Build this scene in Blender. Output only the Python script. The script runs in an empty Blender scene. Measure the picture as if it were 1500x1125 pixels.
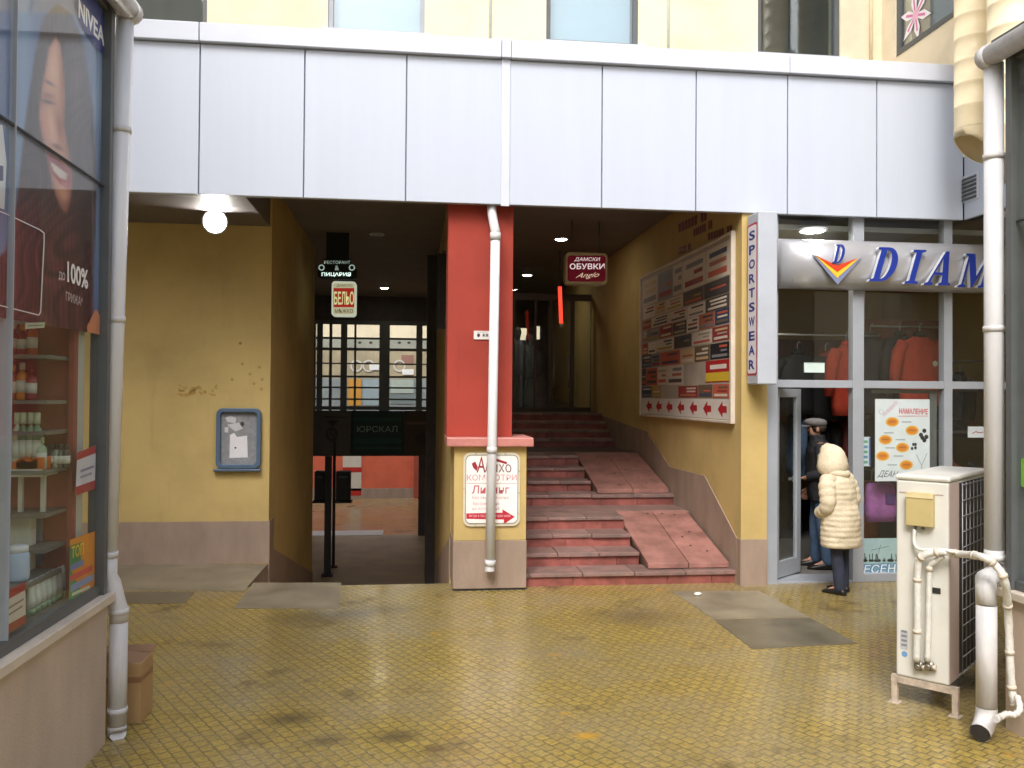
import bpy, bmesh, math, random
from mathutils import Vector, Matrix
random.seed(7)
S = bpy.context.scene
COL = S.collection
PI = math.pi

# ------------------------------------------------------------------ camera
FL, YAW, PITCH, ROLL = 1237.2, 0.1165, 0.0145, 0.0074
CAM = Vector((0, 0, 1.9))
_f = Vector((math.sin(YAW)*math.cos(PITCH), math.cos(YAW)*math.cos(PITCH), math.sin(PITCH)))
_r = Vector((math.cos(YAW), -math.sin(YAW), 0)); _u = _r.cross(_f)
_r, _u = math.cos(ROLL)*_r + math.sin(ROLL)*_u, -math.sin(ROLL)*_r + math.cos(ROLL)*_u

def ray(px, py): return _f + _r*((px-750)/FL) + _u*((562.5-py)/FL)
def aY(px, py, Y): d = ray(px, py); return CAM + d*((Y-CAM.y)/d.y)
def aX(px, py, X): d = ray(px, py); return CAM + d*((X-CAM.x)/d.x)
def aZ(px, py, Z): d = ray(px, py); return CAM + d*((Z-CAM.z)/d.z)

cd = bpy.data.cameras.new('camera'); cam = bpy.data.objects.new('camera', cd); COL.objects.link(cam)
cd.sensor_width = 36; cd.lens = FL/1500*36; cd.clip_end = 500; cd.clip_start = 0.05
m = Matrix.Identity(4)
for i in range(3):
    m[i][0], m[i][1], m[i][2], m[i][3] = _r[i], _u[i], -_f[i], CAM[i]
cam.matrix_world = m
S.camera = cam

# ------------------------------------------------------------------ main dimensions
F = 8.246          # facade plane (fascia, pillar, pier, shopfront)
REC = 9.79         # recessed wall plane
YB = 20.7          # back of the passage building
XP = -1.603        # left wall of the lower passage
XM = 0.40          # right wall of the lower passage
XW = 3.31          # right wall of the stair passage
ZB = 3.782         # fascia bottom
ZC = 4.29          # passage ceiling
ZLOW = -1.5        # floor of the lower passage
ZUP = 1.08          # floor above the stairs

# ------------------------------------------------------------------ materials
def lin(c):
    return tuple((x/12.92 if x <= 0.04045 else ((x+0.055)/1.055)**2.4) for x in c)
def hexl(h):
    return lin((int(h[0:2], 16)/255, int(h[2:4], 16)/255, int(h[4:6], 16)/255))

def new_mat(name):
    m = bpy.data.materials.new(name); m.use_nodes = True
    nt = m.node_tree; b = nt.nodes['Principled BSDF']
    return m, nt, b
def N(nt, t, **kw):
    n = nt.nodes.new(t)
    for k, v in kw.items():
        if k in n.inputs: n.inputs[k].default_value = v
        else: setattr(n, k, v)
    return n
def ramp(nt, fac, stops):
    r = nt.nodes.new('ShaderNodeValToRGB')
    els = r.color_ramp.elements
    els[0].position, els[0].color = stops[0][0], (*stops[0][1], 1)
    els[1].position, els[1].color = stops[-1][0], (*stops[-1][1], 1)
    for p, c in stops[1:-1]:
        e = els.new(p); e.color = (*c, 1)
    nt.links.new(fac, r.inputs[0]); return r
def mix(nt, fac, a, b, mode='MIX'):
    n = nt.nodes.new('ShaderNodeMix'); n.data_type = 'RGBA'; n.blend_type = mode
    for sock, v in ((n.inputs[0], fac), (n.inputs[6], a), (n.inputs[7], b)):
        if hasattr(v, 'links') or hasattr(v, 'is_linked'): nt.links.new(v, sock)
        elif isinstance(v, tuple): sock.default_value = (*v, 1) if len(v) == 3 else v
        else: sock.default_value = v
    return n.outputs[2]

def mat(name, col, rough=0.6, var=0.12, *args, isl=0.0, **kw):
    m = _mat(name, col, rough, var, *args, **kw)
    if isl:
        nt = m.node_tree; b = nt.nodes['Principled BSDF']; src = b.inputs['Base Color'].links[0].from_socket
        geo = N(nt, 'ShaderNodeNewGeometry'); mr = N(nt, 'ShaderNodeMapRange'); mr.inputs['To Min'].default_value = 1-isl; mr.inputs['To Max'].default_value = 1+isl
        nt.links.new(geo.outputs['Random Per Island'], mr.inputs['Value'])
        vm = N(nt, 'ShaderNodeVectorMath', operation='SCALE'); nt.links.new(src, vm.inputs[0]); nt.links.new(mr.outputs[0], vm.inputs['Scale']); nt.links.new(vm.outputs[0], b.inputs['Base Color'])
    return m
def _mat(name, col, rough=0.6, var=0.12, scale=6.0, metal=0.0, bump=0.0, bscale=60.0, spec=0.5, stretch=(1, 1, 1), coat=0, tint=None):
    """surface with two octaves of soft colour variation, roughness variation and a fine bump"""
    m, nt, b = new_mat(name); L = nt.links
    tc = N(nt, 'ShaderNodeTexCoord'); geo = N(nt, 'ShaderNodeNewGeometry')
    mp = N(nt, 'ShaderNodeMapping'); mp.inputs['Scale'].default_value = stretch
    L.new(geo.outputs['Position'], mp.inputs[0])
    n1 = N(nt, 'ShaderNodeTexNoise', Scale=scale, Detail=6.0, Roughness=0.6)
    L.new(mp.outputs[0], n1.inputs['Vector'])
    lo = tuple(max(0, c*(1-var)) for c in col); hi = tuple(min(1, c*(1+var)) for c in col)
    if tint: lo = tuple(l*(1-.5)+t*.5 for l, t in zip(lo, tint))
    r = ramp(nt, n1.outputs['Fac'], [(0.3, lo), (0.7, hi)])
    L.new(r.outputs[0], b.inputs['Base Color'])
    rr = N(nt, 'ShaderNodeMapRange'); rr.inputs['To Min'].default_value = max(.03, rough*0.8); rr.inputs['To Max'].default_value = min(1, rough*1.2)
    L.new(n1.outputs['Fac'], rr.inputs['Value']); L.new(rr.outputs[0], b.inputs['Roughness'])
    b.inputs['Metallic'].default_value = metal
    b.inputs['Specular IOR Level'].default_value = spec
    b.inputs['Coat Weight'].default_value = coat
    if bump:
        n2 = N(nt, 'ShaderNodeTexNoise', Scale=bscale, Detail=5.0, Roughness=0.65)
        L.new(geo.outputs['Position'], n2.inputs['Vector'])
        bp = N(nt, 'ShaderNodeBump', Strength=bump, Distance=0.02)
        L.new(n2.outputs['Fac'], bp.inputs['Height']); L.new(bp.outputs[0], b.inputs['Normal'])
    return m

_pc = {}
def paper(h, rough=0.55):
    k = (h, rough)
    if k not in _pc: _pc[k] = mat('print_'+h, hexl(h), rough, 0.05, 9.0)
    return _pc[k]

def emit(name, col, strength, base=(0.8, 0.8, 0.8)):
    m, nt, b = new_mat(name)
    b.inputs['Base Color'].default_value = (*base, 1)
    n1 = N(nt, 'ShaderNodeTexNoise', Scale=30.0)
    rr = N(nt, 'ShaderNodeMapRange'); rr.inputs['To Min'].default_value = strength*0.93; rr.inputs['To Max'].default_value = strength*1.07
    nt.links.new(n1.outputs['Fac'], rr.inputs['Value']); nt.links.new(rr.outputs[0], b.inputs['Emission Strength'])
    b.inputs['Emission Color'].default_value = (*col, 1)
    return m

def glass(name, tint=(0.93, 0.96, 0.95), dirt=0.02, boost=1.0):
    m, nt, b = new_mat(name); L = nt.links
    nt.nodes.remove(b); out = nt.nodes['Material Output']
    tr = N(nt, 'ShaderNodeBsdfTransparent'); tr.inputs[0].default_value = (*tint, 1)
    gl = N(nt, 'ShaderNodeBsdfGlossy', Roughness=0.015); gl.inputs[0].default_value = (1, 1, 1, 1)
    df = N(nt, 'ShaderNodeBsdfDiffuse'); df.inputs[0].default_value = (.6, .62, .6, 1)
    geo = N(nt, 'ShaderNodeNewGeometry')
    nz = N(nt, 'ShaderNodeTexNoise', Scale=1.6, Detail=3.0)
    L.new(geo.outputs['Position'], nz.inputs['Vector'])
    bp = N(nt, 'ShaderNodeBump', Strength=0.02, Distance=0.02); L.new(nz.outputs['Fac'], bp.inputs['Height'])
    L.new(bp.outputs[0], gl.inputs['Normal'])
    fr = N(nt, 'ShaderNodeLayerWeight', Blend=0.5)      # Schlick reflectance from the facing angle, alike on both faces of the pane
    pw = N(nt, 'ShaderNodeMath', operation='POWER'); pw.inputs[1].default_value = 5.0; L.new(fr.outputs['Facing'], pw.inputs[0])
    sc_ = N(nt, 'ShaderNodeMath', operation='MULTIPLY_ADD'); sc_.inputs[1].default_value = .96; sc_.inputs[2].default_value = .04; L.new(pw.outputs[0], sc_.inputs[0])
    ma = N(nt, 'ShaderNodeMath', operation='MULTIPLY'); ma.inputs[1].default_value = boost; ma.use_clamp = True
    L.new(sc_.outputs[0], ma.inputs[0])
    m1 = N(nt, 'ShaderNodeMixShader'); L.new(ma.outputs[0], m1.inputs[0]); L.new(tr.outputs[0], m1.inputs[1]); L.new(gl.outputs[0], m1.inputs[2])
    m2 = N(nt, 'ShaderNodeMixShader')
    dr = N(nt, 'ShaderNodeMapRange'); dr.inputs['To Min'].default_value = dirt*.4; dr.inputs['To Max'].default_value = dirt*1.6
    L.new(nz.outputs['Fac'], dr.inputs['Value']); L.new(dr.outputs[0], m2.inputs[0])
    L.new(m1.outputs[0], m2.inputs[1]); L.new(df.outputs[0], m2.inputs[2]); L.new(m2.outputs[0], out.inputs[0])
    return m

def stucco(name, col, stains=True):
    m, nt, b = new_mat(name); L = nt.links
    geo = N(nt, 'ShaderNodeNewGeometry')
    n1 = N(nt, 'ShaderNodeTexNoise', Scale=1.1, Detail=7.0, Roughness=0.62); L.new(geo.outputs['Position'], n1.inputs['Vector'])
    c = ramp(nt, n1.outputs['Fac'], [(0.3, tuple(x*.80 for x in col)), (0.55, col), (0.75, tuple(min(1, x*1.08) for x in col))]).outputs[0]
    if stains:
        mp = N(nt, 'ShaderNodeMapping'); mp.inputs['Scale'].default_value = (5, 5, .6); L.new(geo.outputs['Position'], mp.inputs[0])
        n2 = N(nt, 'ShaderNodeTexNoise', Scale=1.0, Detail=5.0, Roughness=0.7); L.new(mp.outputs[0], n2.inputs['Vector'])
        k = N(nt, 'ShaderNodeMapRange'); k.inputs['From Min'].default_value = .56; k.inputs['From Max'].default_value = .8; k.inputs['To Max'].default_value = .5
        L.new(n2.outputs['Fac'], k.inputs['Value'])
        c = mix(nt, k.outputs[0], c, tuple(x*.62 for x in col))
    L.new(c, b.inputs['Base Color']); b.inputs['Roughness'].default_value = 0.85
    n3 = N(nt, 'ShaderNodeTexNoise', Scale=110.0, Detail=4.0, Roughness=0.7); L.new(geo.outputs['Position'], n3.inputs['Vector'])
    n4 = N(nt, 'ShaderNodeTexNoise', Scale=7.0, Detail=3.0); L.new(geo.outputs['Position'], n4.inputs['Vector'])
    ad = N(nt, 'ShaderNodeMath', operation='ADD'); L.new(n3.outputs['Fac'], ad.inputs[0]); L.new(n4.outputs['Fac'], ad.inputs[1])
    bp = N(nt, 'ShaderNodeBump', Strength=0.35, Distance=0.006); L.new(ad.outputs[0], bp.inputs['Height']); L.new(bp.outputs[0], b.inputs['Normal'])
    return m

def paving(name, ang, warm, spots=()):
    """wet interlocking concrete pavers: staggered blocks, dark joints, worn grey patches, puddle sheen"""
    m, nt, b = new_mat(name); L = nt.links
    geo = N(nt, 'ShaderNodeNewGeometry')
    mp = N(nt, 'ShaderNodeMapping'); mp.inputs['Rotation'].default_value = (0, 0, ang); L.new(geo.outputs['Position'], mp.inputs[0])
    nd = N(nt, 'ShaderNodeTexNoise', Scale=9.0, Detail=2.0); L.new(geo.outputs['Position'], nd.inputs['Vector'])
    sub = N(nt, 'ShaderNodeVectorMath', operation='SUBTRACT'); sub.inputs[1].default_value = (.5, .5, .5); L.new(nd.outputs['Color'], sub.inputs[0])
    scl = N(nt, 'ShaderNodeVectorMath', operation='SCALE'); scl.inputs['Scale'].default_value = .008; L.new(sub.outputs[0], scl.inputs[0])
    add = N(nt, 'ShaderNodeVectorMath', operation='ADD'); L.new(mp.outputs[0], add.inputs[0]); L.new(scl.outputs[0], add.inputs[1])
    # zig-zag edges: shift rows by a triangle wave
    sx = N(nt, 'ShaderNodeSeparateXYZ'); L.new(add.outputs[0], sx.inputs[0])
    pp = N(nt, 'ShaderNodeMath', operation='PINGPONG'); pp.inputs[1].default_value = .04; L.new(sx.outputs[0], pp.inputs[0])
    ms = N(nt, 'ShaderNodeMath', operation='MULTIPLY'); ms.inputs[1].default_value = .12; L.new(pp.outputs[0], ms.inputs[0])
    a2 = N(nt, 'ShaderNodeMath', operation='ADD'); L.new(sx.outputs[1], a2.inputs[0]); L.new(ms.outputs[0], a2.inputs[1])
    cx = N(nt, 'ShaderNodeCombineXYZ'); L.new(sx.outputs[0], cx.inputs[0]); L.new(a2.outputs[0], cx.inputs[1])
    br = N(nt, 'ShaderNodeTexBrick'); L.new(cx.outputs[0], br.inputs['Vector'])
    br.inputs['Scale'].default_value = 1.0; br.inputs['Brick Width'].default_value = 0.080; br.inputs['Row Height'].default_value = 0.070
    br.inputs['Mortar Size'].default_value = 0.0065; br.inputs['Mortar Smooth'].default_value = 0.5; br.inputs['Bias'].default_value = 0
    y1, y2, grey = warm
    br.inputs['Color1'].default_value = (*y1, 1); br.inputs['Color2'].default_value = (*y2, 1); br.inputs['Mortar'].default_value = (.18, .14, .058, 1)
    n1 = N(nt, 'ShaderNodeTexNoise', Scale=0.9, Detail=8.0, Roughness=0.7); L.new(geo.outputs['Position'], n1.inputs['Vector'])
    g = ramp(nt, n1.outputs['Fac'], [(.42, (0, 0, 0)), (.68, (.75, .75, .75))])
    c = mix(nt, g.outputs[0], br.outputs['Color'], grey)
    nn = N(nt, 'ShaderNodeTexNoise', Scale=38.0, Detail=3.0); L.new(geo.outputs['Position'], nn.inputs['Vector'])
    sp = ramp(nt, nn.outputs['Fac'], [(.3, (.72, .72, .72)), (.7, (1.15, 1.15, 1.15))])
    c = mix(nt, 1.0, c, sp.outputs[0], 'MULTIPLY')
    # dark damp stains and a few spilled-paint ochre flecks
    n2 = N(nt, 'ShaderNodeTexNoise', Scale=1.7, Detail=4.0, Roughness=.6); L.new(geo.outputs['Position'], n2.inputs['Vector'])
    st = ramp(nt, n2.outputs['Fac'], [(.59, (0, 0, 0)), (.70, (.7, .7, .7))])
    c = mix(nt, st.outputs[0], c, (.085, .06, .03))
    n5 = N(nt, 'ShaderNodeTexNoise', Scale=2.3, Detail=3.0, Roughness=.5); L.new(geo.outputs['Position'], n5.inputs['Vector'])
    oc = ramp(nt, n5.outputs['Fac'], [(.69, (0, 0, 0)), (.75, (.8, .8, .8))])
    c = mix(nt, oc.outputs[0], c, (.5, .27, .03))
    for sx_, sy_, rr_, kk_, ec_ in spots:      # ragged oil and damp stains, plus painted shade under the air conditioner
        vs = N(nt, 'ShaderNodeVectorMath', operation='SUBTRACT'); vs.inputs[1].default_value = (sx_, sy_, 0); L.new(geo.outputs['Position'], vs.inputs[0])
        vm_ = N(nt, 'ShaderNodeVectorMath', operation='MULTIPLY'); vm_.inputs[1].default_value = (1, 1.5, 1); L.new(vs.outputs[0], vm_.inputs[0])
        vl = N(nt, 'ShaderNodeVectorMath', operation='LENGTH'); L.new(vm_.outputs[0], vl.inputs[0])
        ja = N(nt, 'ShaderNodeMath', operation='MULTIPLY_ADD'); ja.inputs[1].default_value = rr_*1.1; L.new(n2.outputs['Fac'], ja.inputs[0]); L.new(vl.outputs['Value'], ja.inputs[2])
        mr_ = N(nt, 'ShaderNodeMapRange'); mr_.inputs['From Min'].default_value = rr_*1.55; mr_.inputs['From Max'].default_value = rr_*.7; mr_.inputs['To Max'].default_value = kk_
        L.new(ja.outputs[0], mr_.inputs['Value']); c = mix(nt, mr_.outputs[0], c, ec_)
    L.new(c, b.inputs['Base Color'])
    wet = ramp(nt, n2.outputs['Fac'], [(.35, (.125, .125, .125)), (.65, (.27, .27, .27))])
    L.new(wet.outputs[0], b.inputs['Roughness'])
    hh = N(nt, 'ShaderNodeMath', operation='MULTIPLY_ADD'); hh.inputs[1].default_value = -1.0; hh.inputs[2].default_value = 1.0
    L.new(br.outputs['Fac'], hh.inputs[0])
    h2 = N(nt, 'ShaderNodeMath', operation='MULTIPLY_ADD'); h2.inputs[1].default_value = .35; L.new(nn.outputs['Fac'], h2.inputs[0]); L.new(hh.outputs[0], h2.inputs[2])
    bp = N(nt, 'ShaderNodeBump', Strength=0.32, Distance=0.0035); L.new(h2.outputs[0], bp.inputs['Height']); L.new(bp.outputs[0], b.inputs['Normal'])
    return m

def quilt(name, col):
    return mat(name, col, .75, .10, 9, bump=.55, bscale=22)

M = {}
M['pave'] = paving('yellow_pavers', math.radians(59), ((.40, .295, .075), (.325, .24, .068), (.30, .25, .16)), [(*aZ(px_, py_, 0).xy, r_, k_, c_) for px_, py_, r_, k_, c_ in ((428, 1053, .22, .75, (.075, .058, .035)), (480, 1085, .16, .6, (.08, .06, .035)), (578, 1080, .18, .7, (.075, .058, .035)), (470, 905, .5, .55, (.10, .075, .035)), (560, 893, .45, .5, (.10, .075, .035)), (930, 902, .6, .55, (.12, .085, .05)), (860, 1078, .09, .8, (.55, .31, .03)), (828, 1045, .06, .7, (.5, .28, .03)), (1390, 990, .45, .8, (.03, .025, .015)))])  # last spot paints the shade under the air conditioner into the paving
M['pave_far'] = paving('ochre_pavers', 0.0, ((.52, .34, .12), (.46, .31, .12), (.44, .33, .2)))
M['conc'] = mat('concrete_slab', (.25, .215, .15), .42, .3, 2.2, bump=.25, bscale=40)
M['conc_dark'] = mat('concrete_damp', (.15, .13, .09), .38, .35, 2.6, bump=.2, bscale=40)
M['yellow'] = stucco('yellow_render', (.58, .43, .17))
M['cream'] = stucco('cream_render', (.84, .74, .55), False)
M['red'] = stucco('red_render', (.37, .048, .03))
M['plinth'] = mat('plinth_stone_paint', (.335, .25, .195), .75, .16, 2.4, bump=.3, bscale=90, stretch=(2, 2, .7))
M['kbase'] = mat('kiosk_base_paint', (.56, .46, .375), .7, .12, 2.0, bump=.25, bscale=70, stretch=(2, 2, .6))
M['ledge'] = mat('pale_sill_stone', (.62, .55, .46), .5, .1, 6, bump=.1)
M['panel'] = mat('aluminium_composite', (.545, .60, .71), .33, .022, 1.0, bump=.03, bscale=8, stretch=(7, 7, .35))
M['coping'] = mat('aluminium_coping', (.63, .67, .77), .35, .04, 2.0)
M['alu'] = mat('grey_blue_aluminium', (.34, .37, .42), .38, .06, 5)
M['alu_light'] = mat('pale_aluminium', (.60, .62, .65), .36, .06, 5)
M['dkframe'] = mat('dark_grey_frame', (.10, .11, .115), .42, .1, 5)
M['seam'] = mat('dark_seal', (.028, .03, .034), .7, .2, 10)
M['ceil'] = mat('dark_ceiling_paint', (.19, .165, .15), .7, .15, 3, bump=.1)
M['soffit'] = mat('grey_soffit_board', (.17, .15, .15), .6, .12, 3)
M['pvc'] = mat('grey_white_pvc', (.72, .735, .77), .38, .06, 5, stretch=(3, 3, .6))
M['pvc_dirty'] = mat('worn_grey_pvc', (.62, .62, .63), .45, .12, 7, stretch=(3, 3, .8))
M['granite'] = mat('red_granite_riser', (.26, .08, .066), .5, .4, 6, bump=.3, bscale=80, isl=.28)
M['tread'] = mat('worn_grey_tread', (.21, .12, .105), .45, .5, 6, bump=.35, bscale=50, tint=(.2, .17, .15), isl=.25)
M['rampslab'] = mat('pink_ramp_slab', (.31, .15, .125), .5, .35, 4.5, bump=.3, bscale=60, isl=.1)
M['cap'] = mat('pink_stone_cap', (.55, .22, .19), .45, .15, 8, bump=.1)
M['glass'] = glass('window_glass', (.97, .985, .975), .004, .6)
M['kglass'] = glass('kiosk_glass', (.985, .995, .99), .012, .5)
M['upglass'] = glass('upper_window_glass', (.8, .88, .9), .02, 3.0)
M['ac'] = mat('off_white_sheet_steel', (.70, .70, .655), .4, .05, 4, bump=.03, bscale=20)
M['ac_side'] = mat('warm_grey_sheet_steel', (.50, .40, .36), .45, .06, 4)
M['acbox'] = mat('tan_plastic', (.55, .45, .21), .45, .06, 8)
M['black'] = mat('matt_black', (.028, .027, .028), .6, .2, 10)
M['wire'] = mat('grey_wire', (.30, .31, .33), .4, .1, 10, metal=.4)
M['rust'] = mat('rusty_steel', (.50, .42, .34), .65, .35, 14, bump=.3)
M['wrap'] = mat('white_pipe_wrap', (.74, .74, .70), .5, .1, 16, bump=.4, bscale=50)
M['brass'] = mat('dull_brass', (.30, .28, .24), .35, .2, 20, metal=.8)
M['duct'] = mat('cream_duct_sheet', (.82, .71, .48), .5, .07, 5)
M['card'] = mat('brown_cardboard', (.44, .28, .125), .75, .12, 6, bump=.1)
M['card_in'] = mat('cardboard_inner', (.27, .155, .085), .8, .12, 6)
M['tape'] = mat('brown_tape', (.30, .16, .08), .35, .1, 6)
M['skin'] = mat('skin', (.50, .27, .19), .5, .1, 20)
M['coat'] = quilt('cream_quilted_nylon', (.72, .63, .46))
M['jeans'] = mat('dark_denim', (.028, .035, .065), .8, .3, 22, bump=.3, bscale=200)
M['jeans2'] = mat('blue_denim', (.06, .11, .20), .8, .3, 22, bump=.3, bscale=200)
M['jacket'] = mat('dark_jacket_cloth', (.014, .015, .020), .75, .25, 18, bump=.2)
M['cap_cloth'] = mat('grey_tweed', (.20, .19, .20), .9, .35, 120, bump=.4, bscale=200)
M['shoe'] = mat('black_leather', (.014, .013, .013), .4, .2, 15)
M['hair'] = mat('dark_hair', (.05, .035, .025), .6, .3, 40)
M['shopwall'] = mat('ochre_shop_wall', (.56, .39, .10), .7, .1, 2)
M['shopdark'] = mat('dark_shop_fitting', (.06, .052, .05), .6, .3, 4)
M['shopfloor'] = mat('grey_shop_floor', (.22, .21, .20), .35, .15, 4)
M['wood'] = mat('red_brown_wood', (.24, .075, .03), .5, .25, 6, stretch=(6, 6, 1))
M['redcloth'] = mat('red_fleece', (.42, .045, .02), .9, .2, 20, bump=.3, bscale=150)
M['steel'] = mat('grey_satin_steel', (.5, .51, .53), .3, .05, 6, metal=.6)
M['signsilver'] = mat('silver_sign_panel', (.46, .47, .50), .3, .05, 3, metal=.45)
M['blue'] = mat('royal_blue_acrylic', (.012, .035, .30), .3, .05, 4)
M['lettergrey'] = mat('letter_return_grey', (.62, .64, .70), .35, .05, 4)
M['lamp'] = emit('lit_lamp_diffuser', (1, .90, .72), 45)
M['shoplamp'] = emit('lit_shop_lamp', (1, .93, .80), 45)
M['flood'] = emit('lit_floodlight_glass', (1, .97, .90), 70)
M['lampoff'] = mat('unlit_lamp_glass', (.25, .24, .22), .3, .05, 5)
M['redtube'] = emit('lit_red_tube', (1, .06, .03), .8, (.5, .02, .02))
M['board_blue'] = mat('blue_plastic_rim', (.09, .145, .23), .4, .1, 8)
M['pinboard'] = mat('grey_pinboard', (.27, .28, .30), .7, .2, 18)
M['farred'] = stucco('salmon_render', (.68, .145, .075))
M['kint'] = mat('kiosk_inner_panel', (.60, .62, .55), .6, .1, 3)
M['kshelf'] = mat('kiosk_dark_shelf', (.16, .17, .14), .5, .15, 5)
M['asph'] = mat('roofing_felt', (.12, .12, .12), .8, .2, 5)
M['bladebox'] = mat('grey_blue_sheet', (.47, .51, .58), .4, .05, 4)
M['purple'] = mat('purple_fabric', (.28, .09, .30), .7, .2, 12)

# ------------------------------------------------------------------ mesh tools
BASE = {}
class MB:
    def __init__(s): s.v = []; s.f = []; s.m = []; s.sm = []
    def face(s, pts, mi=0, smooth=False):
        k = len(s.v); s.v += [Vector(p) for p in pts]; s.f.append(list(range(k, k+len(pts)))); s.m.append(mi); s.sm.append(smooth)
    def mesh(s, verts, faces, mi=0, smooth=False):
        k = len(s.v); s.v += [Vector(p) for p in verts]
        for f in faces: s.f.append([k+i for i in f]); s.m.append(mi); s.sm.append(smooth)
    def box(s, x0, x1, y0, y1, z0, z1, mi=0):
        if x0 > x1: x0, x1 = x1, x0
        if y0 > y1: y0, y1 = y1, y0
        if z0 > z1: z0, z1 = z1, z0
        v = [(x, y, z) for z in (z0, z1) for y in (y0, y1) for x in (x0, x1)]
        s.mesh(v, [(0, 2, 3, 1), (4, 5, 7, 6), (0, 1, 5, 4), (1, 3, 7, 5), (3, 2, 6, 7), (2, 0, 4, 6)], mi)
    def obox(s, c, ax, ay, az, mi=0):
        """oriented box: centre, half-axis vectors"""
        c, ax, ay, az = Vector(c), Vector(ax), Vector(ay), Vector(az)
        v = [c+ax*i+ay*j+az*k for k in (-1, 1) for j in (-1, 1) for i in (-1, 1)]
        s.mesh(v, [(0, 2, 3, 1), (4, 5, 7, 6), (0, 1, 5, 4), (1, 3, 7, 5), (3, 2, 6, 7), (2, 0, 4, 6)], mi)
    def prism(s, poly, d, mi=0):
        """polygon (3-D, planar) extruded by vector d"""
        p = [Vector(q) for q in poly]; d = Vector(d); n = len(p)
        v = p + [q+d for q in p]
        fs = [tuple(range(n-1, -1, -1)), tuple(range(n, 2*n))] + [(i, (i+1) % n, n+(i+1) % n, n+i) for i in range(n)]
        s.mesh(v, fs, mi)
    def tube(s, path, r, n=14, mi=0, cap=True, smooth=True):
        P = [Vector(p) for p in path]
        R = r if isinstance(r, (list, tuple)) else [r]*len(P)
        k = len(s.v); up = None
        for i, p in enumerate(P):
            t = (P[min(i+1, len(P)-1)]-P[max(i-1, 0)]).normalized()
            if up is None: up = Vector((0, 0, 1)) if abs(t.z) < .9 else Vector((0, 1, 0))
            a = t.cross(up)
            if a.length < 1e-4: a = t.cross(Vector((1, 0, 0)))
            a.normalize(); b2 = a.cross(t).normalized(); up = b2
            for j in range(n):
                w = 2*PI*j/n
                s.v.append(p + a*math.cos(w)*R[i] + b2*math.sin(w)*R[i])
        for i in range(len(P)-1):
            for j in range(n):
                s.f.append([k+i*n+j, k+i*n+(j+1) % n, k+(i+1)*n+(j+1) % n, k+(i+1)*n+j]); s.m.append(mi); s.sm.append(smooth)
        if cap:
            s.f.append([k+j for j in range(n)][::-1]); s.m.append(mi); s.sm.append(False)
            s.f.append([k+(len(P)-1)*n+j for j in range(n)]); s.m.append(mi); s.sm.append(False)
    def lathe(s, c, prof, n=16, mi=0, axis=(0, 0, 1)):
        """profile [(radius, height)] about an axis at c"""
        ax = Vector(axis).normalized(); c = Vector(c)
        a = ax.orthogonal().normalized(); b2 = ax.cross(a)
        k = len(s.v)
        for r, h in prof:
            for j in range(n):
                w = 2*PI*j/n; s.v.append(c + ax*h + a*math.cos(w)*r + b2*math.sin(w)*r)
        for i in range(len(prof)-1):
            for j in range(n):
                s.f.append([k+i*n+j, k+i*n+(j+1) % n, k+(i+1)*n+(j+1) % n, k+(i+1)*n+j]); s.m.append(mi); s.sm.append(True)
        s.f.append([k+j for j in range(n)][::-1]); s.m.append(mi); s.sm.append(False)
        s.f.append([k+(len(prof)-1)*n+j for j in range(n)]); s.m.append(mi); s.sm.append(False)
    def rings(s, rings, mi=0, cap=True):
        """loft through rings: each a list of points of equal count"""
        k = len(s.v); n = len(rings[0])
        for r in rings: s.v += [Vector(p) for p in r]
        for i in range(len(rings)-1):
            for j in range(n):
                s.f.append([k+i*n+j, k+i*n+(j+1) % n, k+(i+1)*n+(j+1) % n, k+(i+1)*n+j]); s.m.append(mi); s.sm.append(True)
        if cap:
            s.f.append([k+j for j in range(n)][::-1]); s.m.append(mi); s.sm.append(True)
            s.f.append([k+(len(rings)-1)*n+j for j in range(n)]); s.m.append(mi); s.sm.append(True)
    def build(s, name, mats, parent=None, local=False, bevel=0.0, sub=0):
        me = bpy.data.meshes.new(name)
        base = Vector((0, 0, 0)) if (local or parent is None) else BASE.get(parent.name, Vector((0, 0, 0)))
        if parent is None and not local:
            lo = [min(v[i] for v in s.v) for i in range(3)]; hi = [max(v[i] for v in s.v) for i in range(3)]
            base = Vector(((lo[0]+hi[0])/2, (lo[1]+hi[1])/2, lo[2]))
        me.from_pydata([tuple(v-base) for v in s.v], [], s.f)
        if not isinstance(mats, (list, tuple)): mats = [mats]
        for mm in mats: me.materials.append(mm)
        for p, mi, sm in zip(me.polygons, s.m, s.sm): p.material_index = mi; p.use_smooth = sm
        bm = bmesh.new(); bm.from_mesh(me); bmesh.ops.recalc_face_normals(bm, faces=bm.faces); bm.to_mesh(me); bm.free()
        me.update()
        o = bpy.data.objects.new(name, me); COL.objects.link(o)
        if parent is not None: o.parent = parent
        else: o.location = base
        BASE[o.name] = base
        if bevel:
            md = o.modifiers.new('bevel', 'BEVEL'); md.width = bevel; md.segments = 2; md.limit_method = 'ANGLE'
        if sub:
            md = o.modifiers.new('sub', 'SUBSURF'); md.levels = sub; md.render_levels = sub
        return o

def tag(o, label=None, cat=None, group=None, kind=None):
    if label: o['label'] = label
    if cat: o['category'] = cat
    if group: o['group'] = group
    if kind: o['kind'] = kind
    return o
def thing(name, label, cat, loc, rotz=0.0, group=None):
    o = bpy.data.objects.new(name, None); COL.objects.link(o)
    o.location = loc; o.rotation_euler = (0, 0, rotz); o.empty_display_size = .1
    BASE[o.name] = Vector(loc)
    return tag(o, label, cat, group)
def struct(o, label=None):
    return tag(o, label, None, None, 'structure')
def copy_tree(o, parent=None):
    c = o.copy(); COL.objects.link(c)
    if parent is not None: c.parent = parent
    for ch in list(o.children): copy_tree(ch, c)
    return c

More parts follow.
